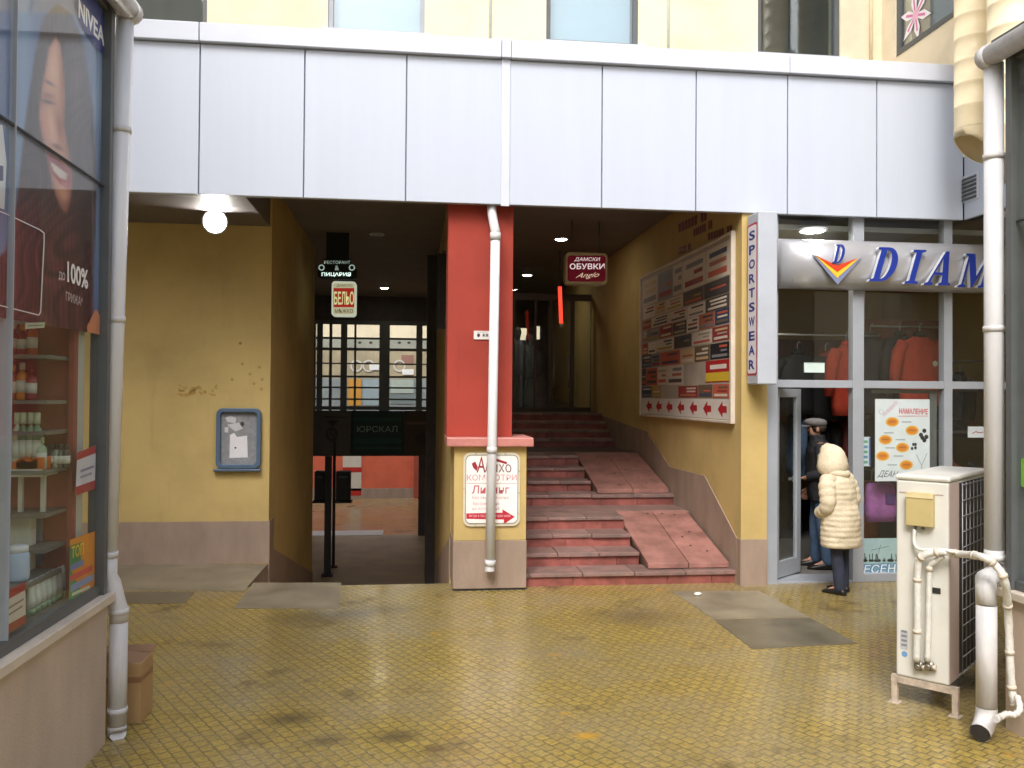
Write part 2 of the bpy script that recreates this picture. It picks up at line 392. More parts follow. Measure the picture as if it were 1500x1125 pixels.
def curve_mesh(contours, depth=0.0):
    """filled 2-D contours (holes allowed) -> (verts, faces)"""
    cu = bpy.data.curves.new('c', 'CURVE'); cu.dimensions = '2D'; cu.fill_mode = 'BOTH'; cu.extrude = depth/2
    for ct in contours:
        sp = cu.splines.new('POLY'); sp.points.add(len(ct)-1); sp.use_cyclic_u = True
        for p, q in zip(sp.points, ct): p.co = (q[0], q[1], 0, 1)
    o = bpy.data.objects.new('c', cu); COL.objects.link(o)
    return _grab(o, cu, bpy.data.curves)
def _grab(o, cu, lib):
    dg = bpy.context.evaluated_depsgraph_get(); dg.update()
    me = bpy.data.meshes.new_from_object(o.evaluated_get(dg))
    v = [tuple(x.co) for x in me.vertices]; f = [tuple(p.vertices) for p in me.polygons]
    bpy.data.objects.remove(o); lib.remove(cu); bpy.data.meshes.remove(me)
    return v, f
_tc = {}
def text_mesh(s, shear=0.0, bold=0.0, depth=0.0):
    """text as mesh scaled to a unit box"""
    k = (s, shear, bold, depth)
    if k in _tc: return _tc[k]
    cu = bpy.data.curves.new('t', 'FONT'); cu.body = s; cu.shear = shear; cu.offset = bold; cu.resolution_u = 3; cu.extrude = depth/2
    o = bpy.data.objects.new('t', cu); COL.objects.link(o)
    v, f = _grab(o, cu, bpy.data.curves)
    if not v: v, f = [(0, 0, 0), (1, 0, 0), (1, 1, 0)], [(0, 1, 2)]
    x0 = min(a[0] for a in v); x1 = max(a[0] for a in v); y0 = min(a[1] for a in v); y1 = max(a[1] for a in v)
    v = [((a[0]-x0)/max(1e-6, x1-x0), (a[1]-y0)/max(1e-6, y1-y0), a[2]) for a in v]
    _tc[k] = (v, f); return v, f

class Print:
    """a printed flat sheet: coloured shapes stacked a millimetre apart on a plane; fn maps 2-D coordinates to a world point"""
    def __init__(s, fn, normal, step=0.0012):
        s.fn = fn; s.n = Vector(normal).normalized(); s.step = step; s.mb = MB(); s.mats = []; s.layer = 0
    def mi(s, col):
        mm = col if not isinstance(col, str) else paper(col)
        if mm not in s.mats: s.mats.append(mm)
        return s.mats.index(mm)
    def pt(s, a, b, lay): return Vector(s.fn(a, b)) + s.n*(s.step*lay)
    def poly(s, pts, col, lay=1):
        pts = [s.pt(a, b, lay) for a, b in pts]
        n = (pts[1]-pts[0]).cross(pts[2]-pts[1])
        bm_ok = len(pts) <= 4
        if bm_ok: s.mb.face(pts, s.mi(col))
        else:
            from mathutils.geometry import tessellate_polygon
            for t in tessellate_polygon([pts]): s.mb.face([pts[i] for i in t], s.mi(col))
    def rect(s, x0, y0, x1, y1, col, lay=1): s.poly([(x0, y0), (x1, y0), (x1, y1), (x0, y1)], col, lay)
    def ell(s, cx, cy, rx, ry, col, lay=1, n=20, rot=0):
        s.poly([(cx+rx*math.cos(2*PI*i/n)*math.cos(rot)-ry*math.sin(2*PI*i/n)*math.sin(rot), cy+rx*math.cos(2*PI*i/n)*math.sin(rot)+ry*math.sin(2*PI*i/n)*math.cos(rot)) for i in range(n)], col, lay)
    def rrect(s, x0, y0, x1, y1, r, col, lay=1, ry=None):
        ry = ry or r; p = []
        for cx, cy, a0 in ((x1-r, y1-ry, 0), (x0+r, y1-ry, 90), (x0+r, y0+ry, 180), (x1-r, y0+ry, 270)):
            for k in range(5):
                a = math.radians(a0+k*22.5); p.append((cx+r*math.cos(a), cy+ry*math.sin(a)))
        s.poly(p, col, lay)
    def line(s, pts, w, col, lay=1):
        for (xa, ya), (xb, yb) in zip(pts[:-1], pts[1:]):
            d = math.hypot(xb-xa, yb-ya) or 1; nx, ny = -(yb-ya)/d*w/2, (xb-xa)/d*w/2
            s.poly([(xa+nx, ya+ny), (xb+nx, yb+ny), (xb-nx, yb-ny), (xa-nx, ya-ny)], col, lay)
    def text(s, t, x0, y0, x1, y1, col, lay=2, shear=0.0, bold=0.0):
        """t inside the box, y0 = baseline side, y1 = top side"""
        v, f = text_mesh(t, shear, bold); k = s.mi(col)
        s.mb.mesh([s.pt(x0+a[0]*(x1-x0), y0+a[1]*(y1-y0), lay) for a in v], f, k)
    def quadtext(s, t, p00, p10, p11, p01, col, lay=2, shear=0.0, bold=0.0):
        v, f = text_mesh(t, shear, bold); k = s.mi(col); o = []
        for a in v:
            u, w = a[0], a[1]
            x = (p00[0]*(1-u)+p10[0]*u)*(1-w)+(p01[0]*(1-u)+p11[0]*u)*w
            y = (p00[1]*(1-u)+p10[1]*u)*(1-w)+(p01[1]*(1-u)+p11[1]*u)*w
            o.append(s.pt(x, y, lay))
        s.mb.mesh(o, f, k)
    def build(s, name, parent=None):
        # no normal recalculation matters here: two-sided prints
        return s.mb.build(name, s.mats, parent)

# ================================================================== ground
g = MB()
for x0, x1, y0, y1 in ((-30, 30, -30, 8.6), (-30, XP-.001, 8.6, 9.9), (XM+.001, 30, 8.6, 9.9)):
    g.face([(x0, y0, 0), (x1, y0, 0), (x1, y1, 0), (x0, y1, 0)])
g.face([(XP, 8.6, 0), (XM, 8.6, 0), (XM, 8.6, -.35), (XP, 8.6, -.35)])
struct(g.build('courtyard_ground', M['pave'], local=True))
g = MB()
g.face([(-14, 13.8, ZLOW), (XP, 13.8, ZLOW), (XP, 20.9, ZLOW), (-14, 20.9, ZLOW)]); g.face([(XP, 8.6, -.01), (XM, 8.6, -.01), (XM, 13.8, ZLOW), (XP, 13.8, ZLOW)])
g.face([(XP, 13.8, ZLOW), (XM, 13.8, ZLOW), (XM, 20.9, ZLOW), (XP, 20.9, ZLOW)])
struct(g.build('passage_floor', mat('passage_paving', (.38, .26, .13), .5, .3, 1.6, bump=.2), local=True))
g = MB(); g.face([(-14, 20.9, ZLOW), (14, 20.9, ZLOW), (14, 30, ZLOW), (-14, 30, ZLOW)])
struct(g.build('far_courtyard_ground', M['pave_far'], local=True))
g = MB(); g.box(-14, XP-.3, 20.5, 20.88, ZLOW-.1, ZLOW+.02)
g = MB(); a = aZ(468, 783, ZLOW); g.box(XP-1.5, -.7, 20.75, 21.5, ZLOW-.05, ZLOW+.012)
struct(g.build('concrete_threshold_strip', M['ledge'], local=True))

def slab(px, name, material, th=.004, lift=.004):
    p = [aZ(x, y, 0) for x, y in px]; mb = MB()
    mb.prism([(q.x, q.y, -.02) for q in p], (0, 0, .02+lift)); return struct(mb.build(name, material, local=True))
slab([(150, 826), (391, 828), (357, 866), (150, 866)], 'concrete_apron', M['conc'])
slab([(150, 868), (285, 868), (271, 884), (150, 884)], 'concrete_patch', M['conc_dark'])
slab([(371, 854), (500, 854), (496, 892), (343, 891)], 'concrete_patch', M['conc'])
slab([(985, 867), (1112, 866), (1185, 904), (1045, 907)], 'concrete_patch', M['conc'])
slab([(1046, 908.2), (1186, 905.2), (1256, 943), (1102, 951)], 'concrete_patch', M['conc_dark'])
slab([(660, 874), (690, 893), (1180, 893), (1060, 872)], 'shop_strip', M['pave'], lift=.002) if False else None

# ================================================================== gallery building (upper walls, ceiling, back)
bld = thing('gallery_building', 'cream rendered upper storey with tall dark framed windows above the grey canopy', 'building', (2, 9.79, 0))
XR = 5.72
WINS = [(480, 622, 45), (800, 935, 62), (1110, 1231, 80)]
wz1 = 9.0
cols = []
for a, b, y in WINS:
    p, q = aY(a, y, REC), aY(b, y, REC); cols.append((p.x, q.x, p.z))
p, q = aY(150, 38, REC), aY(303, 40, REC); cols.insert(0, (p.x-1.2, q.x, p.z))
cols.sort()
w = MB(); x = -12.0; zt, zh = 9.6, 8.6
for a, b, z in cols:
    w.box(x, a, REC, REC+.3, ZC, zt); w.box(a, b, REC, REC+.3, ZC, z); w.box(a, b, REC, REC+.3, zh, zt); x = b
w.box(x, 12, REC, REC+.3, ZC, zt)
w.build('upper_wall', M['cream'], bld)
for i, (a, b, z) in enumerate(cols):
    fr = MB(); t = .055
    fr.box(a, a+t, REC+.03, REC+.12, z, zh); fr.box(b-t, b, REC+.03, REC+.12, z, zh); fr.box(a+t, b-t, REC+.03, REC+.12, z, z+t); fr.box(a+t, b-t, REC+.03, REC+.12, zh-t, zh)
    fo = fr.build('window', M['dkframe'] if i != 1 else M['alu'], bld)
    pn = MB(); pn.box(a+t, b-t, REC+.06, REC+.075, z+t, zh-t); pn.build('pane', M['upglass'], fo)
    bl = MB()
    if i in (1, 2): bl.box(a+t, b-t, REC+.2, REC+.22, z+t, zh-t); bl.build('blind', mat('pale_blind', (.68, .74, .80), .7, .05, 2), fo)
    si = MB(); si.box(a-.06, b+.06, REC-.09, REC+.03, z-.05, z-.002); si.build('sill', M['coping'], fo)
rm = MB(); rm.box(-12, 12, REC+1.9, REC+2.0, ZC+.3, zt-.1); rm.build('room_partition', mat('dim_room_wall', (.2, .2, .19), .8, .1, 2), bld)
for px in (718, 979):
    p = aY(px, 30, REC-.02); t = MB(); t.tube([(p.x, REC-.02, 5.3), (p.x, REC-.02, 9)], .016, 8); t.build('conduit', M['wrap'], bld)
t = MB(); q = aY(1276, 60, REC-.03); t.tube([(q.x, REC-.03, 5.3), (q.x, REC-.03, 9)], .022, 8); t.build('conduit', M['duct'], bld)
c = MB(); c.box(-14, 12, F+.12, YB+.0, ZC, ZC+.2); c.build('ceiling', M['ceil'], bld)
c = MB(); c.box(-12, 12, REC+.3, YB+.3, zt-.3, zt); c.build('roof', M['asph'], bld)
c = MB(); c.box(-14, 12, YB, YB+.3, ZC+.2, zt-.3); c.build('back_wall', M['cream'], bld)
# flat canopy roof behind the fascia
c = MB(); c.box(-8, XR, F+.12, REC-.1, 5.02, 5.12); c.build('canopy_roof', M['asph'], bld)

# side wall with the flower window, running from the corner toward the viewer
sd = thing('side_building', 'cream side wall above the canopy corner with an angled window', 'building', (XR, 7, 4))
a0, a1 = aX(1311, 84, XR), aX(1402, 22, XR)
zb_ = (a0.z+a1.z)/2; yb0, yb1 = max(a0.y, a1.y), min(a0.y, a1.y)-1.2
w = MB(); w.box(XR, XR+.3, 5.6, yb1, 4.9, zt); w.box(XR, XR+.3, yb1, yb0, 4.9, zb_); w.box(XR, XR+.3, yb0, REC, 4.9, zt); w.box(XR, XR+.3, yb1, yb0, zh, zt); w.box(7.62, 7.8, 4.2, F+.1, 0, ZB+.05); w.box(XR+.14, 7.8, 4.2, F-.001, ZB+.051, ZB+.12); w.box(XR+.14, XR+.3, 4.2, F+.1, ZB+.121, 4.9)
w.build('wall', M['cream'], sd)
fr = MB(); t = .06
fr.box(XR+.02, XR+.1, yb1, yb1+t, zb_, zh); fr.box(XR+.02, XR+.1, yb0-t, yb0, zb_, zh); fr.box(XR-.01, XR+.1, yb1+t, yb0-t, zb_, zb_+t); fr.box(XR+.02, XR+.1, yb1+t, yb0-t, zh-t, zh)
fo = fr.build('window', M['dkframe'], sd)
pn = MB(); pn.box(XR+.05, XR+.06, yb1+t, yb0-t, zb_+t, zh-t); pn.build('pane', M['upglass'], fo)
bl = MB(); bl.box(XR+.18, XR+.2, yb1+t, yb0-t, zb_+t, zh-t); bl.build('blind', mat('beige_blind', (.22, .19, .16), .8, .1, 3), fo)
pr = Print(lambda a, b: (XR+.044, a, b), (-1, 0, 0), .001)
ce = aX(1336, 22, XR)
for k in range(6):
    an = math.radians(60*k+20); ux, uz = math.cos(an), math.sin(an)
    pr.poly([(ce.y+ux*.05-uz*.03, ce.z+uz*.05+ux*.03), (ce.y+ux*.17-uz*.055, ce.z+uz*.17+ux*.055), (ce.y+ux*.32, ce.z+uz*.32), (ce.y+ux*.17+uz*.055, ce.z+uz*.17-ux*.055), (ce.y+ux*.05+uz*.03, ce.z+uz*.05-ux*.03)], 'f4eef2', 1)
    pr.line([(ce.y, ce.z), (ce.y+ux*.2, ce.z+uz*.2)], .03, 'd97fb0', 2)
pr.ell(ce.y, ce.z, .06, .06, 'e9b7cf', 3)
pr.build('flower_decal', fo)

# ================================================================== canopy with the grey fascia panels
can = thing('canopy', 'long overhead canopy clad in pale grey metal panels', 'canopy', (2, F, ZB))
X0, PW, ZT = -1.8115*1.1176, .8658*1.1176, 5.205
for k in range(-4, 8):
    a, b = X0+k*PW, X0+(k+1)*PW
    if k == 7: b = XR-.006
    p = MB(); p.box(a+.006, b-.006, F-.03, F+.004, ZB, ZT); o = p.build('panel', M['panel'], can, bevel=.004)
bk = MB(); bk.box(-8, XR-.045, F+.006, F+.06, ZB+.004, ZT+.02); bk.build('backing', M['alu'], can)
# return of the fascia toward the viewer on the right
for ya, yb in ((F-.034, F-1.0), (F-1.014, F-2.0), (F-2.014, F-3.6)):
    p = MB(); p.box(XR-.004, XR+.03, yb, ya, ZB, ZT); p.build('panel', M['panel'], can, bevel=.004)
bk = MB(); bk.box(XR+.032, XR+.13, F-3.6, F, ZB+.004, ZT+.02); bk.build('backing', M['seam'], can)
xj = X0+3*PW
for a, b in ((-8, X0-.004), (X0+.004, xj-.05), (xj+.05, X0+6*PW-.003), (X0+6*PW+.003, XR-.09)):
    p = MB(); p.box(a, b, F-.085, F+.15, ZT+.008, ZT+.185); p.build('coping', M['coping'], can, bevel=.006)
p = MB(); p.box(xj-.046, xj+.046, F-.09, F+.15, ZT+.008, ZT+.187); p.build('coping', M['coping'], can, bevel=.005)
p = MB(); p.box(XR-.086, XR+.15, F-.085, F+.15, ZT+.008, ZT+.185); p.box(XR-.086, XR+.15, F-3.6, F-.09, ZT+.008, ZT+.185)
p.build('coping', M['coping'], can, bevel=.005)
p = MB(); p.box(xj-.042, xj+.042, F-.046, F-.034, ZB-.02, ZT+.004); p.build('joint_cover', M['coping'], can, bevel=.003)
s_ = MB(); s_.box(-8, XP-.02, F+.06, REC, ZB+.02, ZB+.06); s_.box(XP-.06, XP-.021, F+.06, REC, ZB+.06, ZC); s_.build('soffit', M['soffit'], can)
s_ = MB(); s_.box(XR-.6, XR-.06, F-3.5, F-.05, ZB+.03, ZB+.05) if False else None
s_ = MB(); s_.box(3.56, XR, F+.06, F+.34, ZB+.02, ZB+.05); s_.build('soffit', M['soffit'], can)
# louvred vent on the return panel
v = aX(1421, 275, XR-.004); vo = MB(); vo.box(XR-.012, XR-.0045, v.y-.14, v.y+.14, v.z-.14, v.z+.14); vo = vo.build('vent', M['coping'], can)
for k in range(6):
    z = v.z-.105+k*.042; sl = MB(); sl.prism([(XR-.013, v.y-.11, z+.012), (XR-.013, v.y-.11, z-.016), (XR-.035, v.y-.11, z-.012)], (0, .22, 0)); sl.build('louvre', M['dkframe'], vo)

# ================================================================== left recess wall
rw = thing('recess_wall', 'yellow rendered wall of the recess with a brown painted base, holding a notice board', 'wall', (-4, REC, 0))
w = MB(); w.box(-9, XP-.0, REC, REC+.3, .476, ZC); w.build('render_face', M['yellow'], rw)
w = MB(); w.box(-9, XP+.012, REC-.012, REC+.3, -.3, .476); w.build('base_band', M['plinth'], rw)
# marks on the wall: rust-coloured scrawl, old screw holes
pr = Print(lambda a, b: aY(a, b, REC-.001), (0, -1, 0), .0008)
for k in range(26):
    x = 258+random.random()*62; y = 573+random.gauss(0, 5); pr.ell(x, y, 1.5+random.random()*3.5, 1+random.random()*2.5, random.choice(['b59450', 'b89855', 'b08e4a']), 1, 8, random.random())
for x, y in ((355, 533), (366, 548), (380, 538), (384, 556), (372, 562), (340, 556), (383, 570), (352, 503)):
    pr.ell(x, y, 2.2, 2.2, 'a99058' if y > 510 else '927640', 1, 10)
pr.build('wall_mark', rw)

# notice board
nb = thing('notice_board', 'blue rimmed notice board with a torn white sheet on the yellow wall', 'notice board', aY(351, 642, REC-.05))
c1, c2 = aY(318, 686, REC), aY(384, 598, REC)
def rr_pts(x0, x1, z0, z1, r, y):
    o = []
    for cx, cz, a0 in ((x1-r, z1-r, 0), (x0+r, z1-r, 90), (x0+r, z0+r, 180), (x1-r, z0+r, 270)):
        for k in range(6):
            a = math.radians(a0+k*18); o.append((cx+r*math.cos(a), y, cz+r*math.sin(a)))
    return o
def frame_ring(mb, outer, inner, d, mi=0):
    d = Vector(d); n = len(outer); k = len(mb.v)
    O = [Vector(p) for p in outer]; I = [Vector(p) for p in inner]
    vs = O+I+[p+d for p in O]+[p+d for p in I]; fs = []
    for i in range(n):
        j = (i+1) % n
        fs += [(i, j, n+j, n+i), (2*n+i, 3*n+i, 3*n+j, 2*n+j), (i, 2*n+i, 2*n+j, j), (n+i, n+j, 3*n+j, 3*n+i)]
    mb.mesh(vs, fs, mi)
r_ = MB(); frame_ring(r_, rr_pts(c1.x, c2.x, c1.z, c2.z, .07, REC-.012), rr_pts(c1.x+.045, c2.x-.045, c1.z+.05, c2.z-.045, .04, REC-.012), (0, -.07, 0)); r_.build('rim', M['board_blue'], nb, bevel=.008)
r_ = MB(); r_.box(c1.x-.03, c2.x+.0, REC-.075, REC-.012, c1.z-.03, c1.z-.002); r_.build('ledge', M['board_blue'], nb, bevel=.008)
r_ = MB(); r_.box(c1.x+.03, c2.x-.03, REC-.03, REC-.006, c1.z+.03, c2.z-.03); r_.build('back_panel', M['pinboard'], nb)
pr = Print(lambda a, b: aY(a, b, REC-.031), (0, -1, 0))
pr.poly([(337, 637), (343, 634), (347, 640), (362, 638), (363, 670), (336, 671)], 'e4e4ea')
for P in ([(330, 612), (338, 609), (346, 612), (345, 620), (333, 618)], [(333, 622), (350, 619), (356, 628), (345, 632), (338, 627)], [(329, 626), (335, 625), (334, 634), (329, 633)]): pr.poly(P, 'c9cad0')
pr.ell(355, 621, 3, 3.5, '4a4038'); pr.ell(345, 656, 1.5, 1.5, '55504a', 2)
pr.build('paper_sheet', nb)

# ================================================================== passage walls
pw_ = thing('passage_wall', 'yellow wall with sloping brown base running into the lower passage beside the notice board', 'wall', (XP, 12, 0))
w = MB(); w.box(XP-.3, XP, REC+.301, 14, ZLOW, ZC); w.build('render_face', M['yellow'], pw_)
w = MB(); w.prism([(XP, REC+.02, -1.6), (XP+.015, REC+.02, -1.6)] and [(XP+.0, REC+.002, -1.6), (XP+.0, 14, -1.6), (XP+.0, 14, -.98), (XP+.0, REC+.002, .19)], (.014, 0, 0)); w.build('base_band', M['plinth'], pw_)
w = MB(); w.box(XP-.28, XP-.002, 8.6, REC+.1, -1.6, -.004); w.build('ramp_side', M['plinth'], pw_)

mw = thing('dividing_wall', 'yellow wall between the lower passage and the stairs, behind the red pillar', 'wall', (XM+.15, 13, 0))
w = MB(); w.box(XM, XM+.24, F+.62, YB, ZLOW, ZC); w.build('render_face', M['yellow'], mw)
w = MB(); w.prism([(XM, F+.625, -1.6), (XM, YB, -1.6), (XM, YB, -.98), (XM, 14.2, -.9), (XM, F+.625, .42)], (-.012, 0, 0)); w.build('base_band', M['plinth'], mw)

# pillar: stone base, yellow pedestal with pink cap, red shaft
pil = thing('pillar', 'red pillar on a yellow pedestal with pink stone cap, between passage and stairs', 'pillar', aZ(716, 866, 0))
pa, pb = aY(663, 860, F), aY(771, 860, F)
capz = aY(716, 648, F).z; bandz = aY(716, 792, F).z
w = MB(); w.box(pa.x, pb.x, F, F+.62, .02, bandz-.0005); w.build('base_band', M['plinth'], pil, bevel=.006)
w = MB(); w.box(pa.x+.012, pb.x-.012, F+.012, F+.6, -.05, .0195); w.build('base_joint', M['seam'], pil)
w = MB(); w.box(pa.x+.006, pb.x-.006, F+.006, F+.614, bandz, capz-.04); w.build('pedestal', M['yellow'], pil, bevel=.006)
w = MB(); w.box(pa.x-.07, pb.x+.055, F-.07, F+.66, capz-.04, capz+.05); w.build('cap', M['cap'], pil, bevel=.012)
sa, sb = aY(655.5, 480, F+.12), aY(751, 480, F+.12)
w = MB(); w.box(sa.x, sb.x, F+.12, F+.6, capz+.051, ZC); w.build('shaft', M['red'], pil, bevel=.006)
# little plaque on the shaft
pr = Print(lambda a, b: aY(a, b, F+.108), (0, -1, 0))
q1, q2 = aY(694, 497, F+.118), aY(718, 485, F+.118)
pq = thing('door_plaque', 'small white plaque with dark marks on the red pillar', 'plaque', aY(706, 491, F+.118))
w = MB(); w.box(q1.x, q2.x, F+.109, F+.119, q1.z, q2.z); w.build('plate', paper('dcd9d6'), pq)
pr.ell(701, 491, 2.2, 2.6, '2a2a30'); pr.rect(707, 489, 710, 493, '55555c'); pr.rect(711.5, 489, 715, 493, '6a6a70'); pr.rect(699, 486, 714, 487, 'b9b9bd'); pr.build('marks', pq)

# enamel sign on the pedestal
es = thing('computer_shop_sign', 'white sign with red lettering and arrow, screwed to the pedestal', 'sign', aY(719, 717, F-.02))
o_, i_ = [], []
c1, c2 = aY(678, 771, F-.002), aY(762, 663, F-.002)
r_ = MB(); r_.prism(rr_pts(c1.x, c2.x, c1.z, c2.z, .07, F-.002), (0, -.012, 0)); r_.build('plate', paper('d9d2bd', .35), es)
r_ = MB(); frame_ring(r_, rr_pts(c1.x+.02, c2.x-.02, c1.z+.025, c2.z-.02, .055, F-.015), rr_pts(c1.x+.027, c2.x-.027, c1.z+.032, c2.z-.027, .05, F-.015), (0, -.004, 0)); r_.build('border', paper('8f8c7c'), es)
pr = Print(lambda a, b: aY(a, b, F-.0155), (0, -1, 0), .0008)
pr.rrect(682.5, 667, 758.5, 766, 6, 'f4f1ee', 1)
R1, R2, R3 = '9e2335', 'd6a3ab', 'c02038'
pr.poly([(691, 679), (696, 676), (700, 684), (698, 690), (693, 685)], R1, 2)
pr.quadtext('A', (698, 692), (711, 692), (709, 669), (700, 669), R1, 3, .1)
pr.quadtext('лихо', (709, 692), (750, 692), (748, 680), (710, 680), '7d5a60', 3, .1)
pr.poly([(712, 680), (716, 674), (728, 672), (743, 677), (742, 680), (728, 676)], R1, 2)
pr.quadtext('КОМПЮТРИ', (684, 704), (757, 704), (757, 695), (684, 695), 'd59aa4', 2, 0, .01)
pr.rect(684, 707.5, 757, 708.6, 'c9b9bb', 2)
pr.quadtext('Лизинг', (691, 723), (746, 723), (746, 711), (692, 711), 'c4606f', 2, 0, .01)
pr.quadtext('Без първоначална', (692, 732), (745, 732), (745, 726.5), (692, 726.5), 'c99aa2', 2)
pr.quadtext('Без оскъпяване', (693, 740), (731, 740), (731, 735), (693, 735), 'c99aa2', 2)
pr.quadtext('на изплащане', (692, 748), (732, 748), (732, 743.5), (692, 743.5), 'd3b0b5', 2)
pr.poly([(683, 752), (736, 751), (736, 746), (754, 757), (738, 768), (738, 761), (683, 760)], R3, 2)
pr.quadtext('вътре в пасажа на горно ниво', (687, 758.5), (748, 758.5), (748, 754), (687, 754), 'efc3c9', 3)
pr.build('lettering', es)
for x, y in ((697, 664.5), (740, 664.5), (760.5, 690), (760.5, 722), (679.5, 716), (681, 752), (697, 769), (759, 752)):
    p = aY(x, y, F-.016); sc = MB(); sc.lathe(p, [(.007, 0), (.006, .004)], 8, 0, (0, -1, 0)); sc.build('screw', M['rust'], es)

# downpipe in front of the pillar
dp = thing('downpipe', 'slim white downpipe standing free before the red pillar', 'downpipe', aY(716, 836, F-.12))
Yp = F-.11
def pp_(px, py, Y=Yp): return aY(px, py, Y)
mb = MB(); mb.tube([pp_(720, 300, F+.06), pp_(720.5, 312, F+.05), pp_(723, 326, F-.03), pp_(725.5, 338), pp_(725.8, 346)], .046, 14); mb.build('elbow', M['pvc_dirty'], dp)
mb = MB(); mb.tube([pp_(725.8, 343), pp_(721, 640), pp_(717.4, 828)], .046, 14); mb.build('pipe', M['pvc'], dp)
mb = MB(); mb.tube([pp_(725.8, 341), pp_(725.6, 352)], .052, 14); mb.tube([pp_(718.4, 820), pp_(717.5, 829)], .053, 14); mb.tube([pp_(720.8, 655), pp_(720.4, 664)], .051, 14); mb.build('coupling', M['pvc_dirty'], dp)
mb = MB(); q = pp_(717.3, 829); mb.tube([q, q+Vector((-.0, -.005, -.05))], .048, 14, cap=False); mb.build('outlet', M['pvc_dirty'], dp)

# ================================================================== stairs
st = thing('staircase', 'worn red granite stairs with a landing, rising beside the yellow wall', 'stairs', (2, F+.3, 0))
sx0, sx1 = XM+.24, XW-.002
fy0 = aZ(920, 857, 0).y
RZ, TD, TD2 = .135, .36, .40
sy = lambda k: fy0 + k*TD
yl1 = sy(4)          # landing front edge (top of the 4th riser)
yl2 = aZ(850, 740, 4*RZ).y
rampx = lambda px, py, z: aZ(px, py, z).x
xr1 = aZ(845, 840, RZ).x  # placeholder for left edge of the lower ramp
xr1 = aZ(960, 842, RZ).x
xr2 = aZ(885, 728, 5*RZ).x
def step(k, y0, y1, x1):
    z = (k+1)*RZ
    s = MB(); xx = sx0
    while xx < x1-.02:
        xe_ = min(xx+random.uniform(.38, .62), x1); xe_ = x1 if x1-xe_ < .15 else xe_
        s.box(xx+.0015, xe_-.0015, y0+.012+random.uniform(0, .006), y1, z-RZ-.02 if k else -.05, z-.041); xx = xe_
    so = s.build('step', M['granite'], st, bevel=.003)
    t = MB(); n = int((x1-sx0)/.55)+1
    xs = [sx0+(x1-sx0)*i/n for i in range(n+1)]
    for i in range(n):
        j = random.uniform(-.004, .004); t.box(xs[i]+.003, xs[i+1]-.003, y0-.014+j*2, y1+.01, z-.04-random.uniform(0, .006), z-random.uniform(0, .006))
    t.build('tread', M['tread'], so, bevel=.006)
step(0, sy(0), sy(1), sx1)
for k in range(1, 4): step(k, sy(k), sy(k+1) if k < 3 else sy(3)+.36, xr1-.02 if k < 3 else xr1+.0)
l = MB(); l.box(sx0, sx1, sy(3)+.375, yl2+.02, 0, 4*RZ-.003); l.build('landing', M['tread'], st)
step(4, yl2, yl2+TD2, sx1)
for k in range(5, 8): step(k, yl2+(k-4)*TD2, yl2+(k-3)*TD2+(.3 if k == 7 else 0), xr2-.02)
for k in range(8, 12): step(k, 13.6+(k-8)*.32, 13.6+(k-7)*.32, sx1)
# ramp slabs laid over the right-hand side of each flight
def ramp_slab(x0, x1, y0, z0, y1, z1, n):
    R_ = MB(); w_ = (x1-x0)/2
    for i in range(2):
        a, b = x0+i*w_+.004, x0+(i+1)*w_-.004
        R_.prism([(a, y0, z0-.05), (a, y0, z0), (a, y1, z1), (a, y1, z1-.05)], (b-a, 0, 0))
    ro = R_.build('ramp', M['rampslab'], st, bevel=.004)
    S_ = MB(); S_.prism([(x0+.01, y0+.03, z0-.051), (x0+.01, y1, z1-.051), (x0+.01, y1, z0-.2), (x0+.01, y0+.03, z0-.2)], (x1-x0-.02, 0, 0)); S_.build('ramp_core', M['conc_dark'], ro)
    L = Vector((0, y1-y0, z1-z0)); nn = Vector((0, -(z1-z0), y1-y0)).normalized()
    for u, v in n:
        p = Vector((x0+(x1-x0)*u, y0, z0))+L*v; H_ = MB(); H_.lathe(p-nn*.004, [(.014, 0), (.013, .007)], 10, 0, nn); H_.build('bolt', M['black'], ro)
ramp_slab(xr1, sx1-.03, sy(0)+.10, RZ+.055, sy(3)+.42, 4*RZ+.006, ((.42, .93), (.62, .93), (.78, .9), (.80, .55), (.66, .46), (.68, .3), (.84, .2)))
ramp_slab(xr2, sx1-.03, yl2+.12, 5*RZ+.05, yl2+4*TD2+.02, 8*RZ+.006, ((.3, .85), (.5, .8), (.6, .5), (.4, .4), (.7, .3), (.75, .15), (.35, .1)))
l = MB(); l.box(sx0, sx1, yl2+4*TD2+.31, 13.9, ZUP-.2, ZUP); l.build('upper_floor', mat('dark_floor_tile', (.07, .05, .045), .4, .3, 5), st)
l = MB(); l.box(xr2, sx1, yl2+4*TD2+.03, yl2+4*TD2+.30, ZUP-.2, ZUP-.003); l.build('upper_nosing', M['tread'], st)

# right wall of the stairs and its front pier
sw = thing('stair_wall', 'yellow wall and pier right of the stairs with a stepped brown base, carrying the flyer board', 'wall', (XW+.1, F, 0))
xp1 = 3.585
w = MB(); w.box(XW, xp1, F, F+.4, -.05, ZC); w.box(XW, XW+.3, F+.4, YB, -.05, ZC); w.build('render_face', M['yellow'], sw)
pz = aY(1100, 790, F).z
w = MB(); w.box(XW-.008, xp1, F-.012, F+.1, -.05, pz)
def bz(px, py): p = aX(px, py, XW); return (XW, p.y, p.z)
b = [bz(1083, 790), bz(1033, 697), bz(982, 684), bz(948, 632)]
prof = [(XW, F+.1, -.05)] + [(XW, F+.1, pz)] + [q for q in b[1:] if q[1] > F+.1] + [(XW, YB, b[-1][2]+.5), (XW, YB, -.05)]
w.prism(prof, (-.010, 0, 0)); w.build('base_band', M['plinth'], sw)

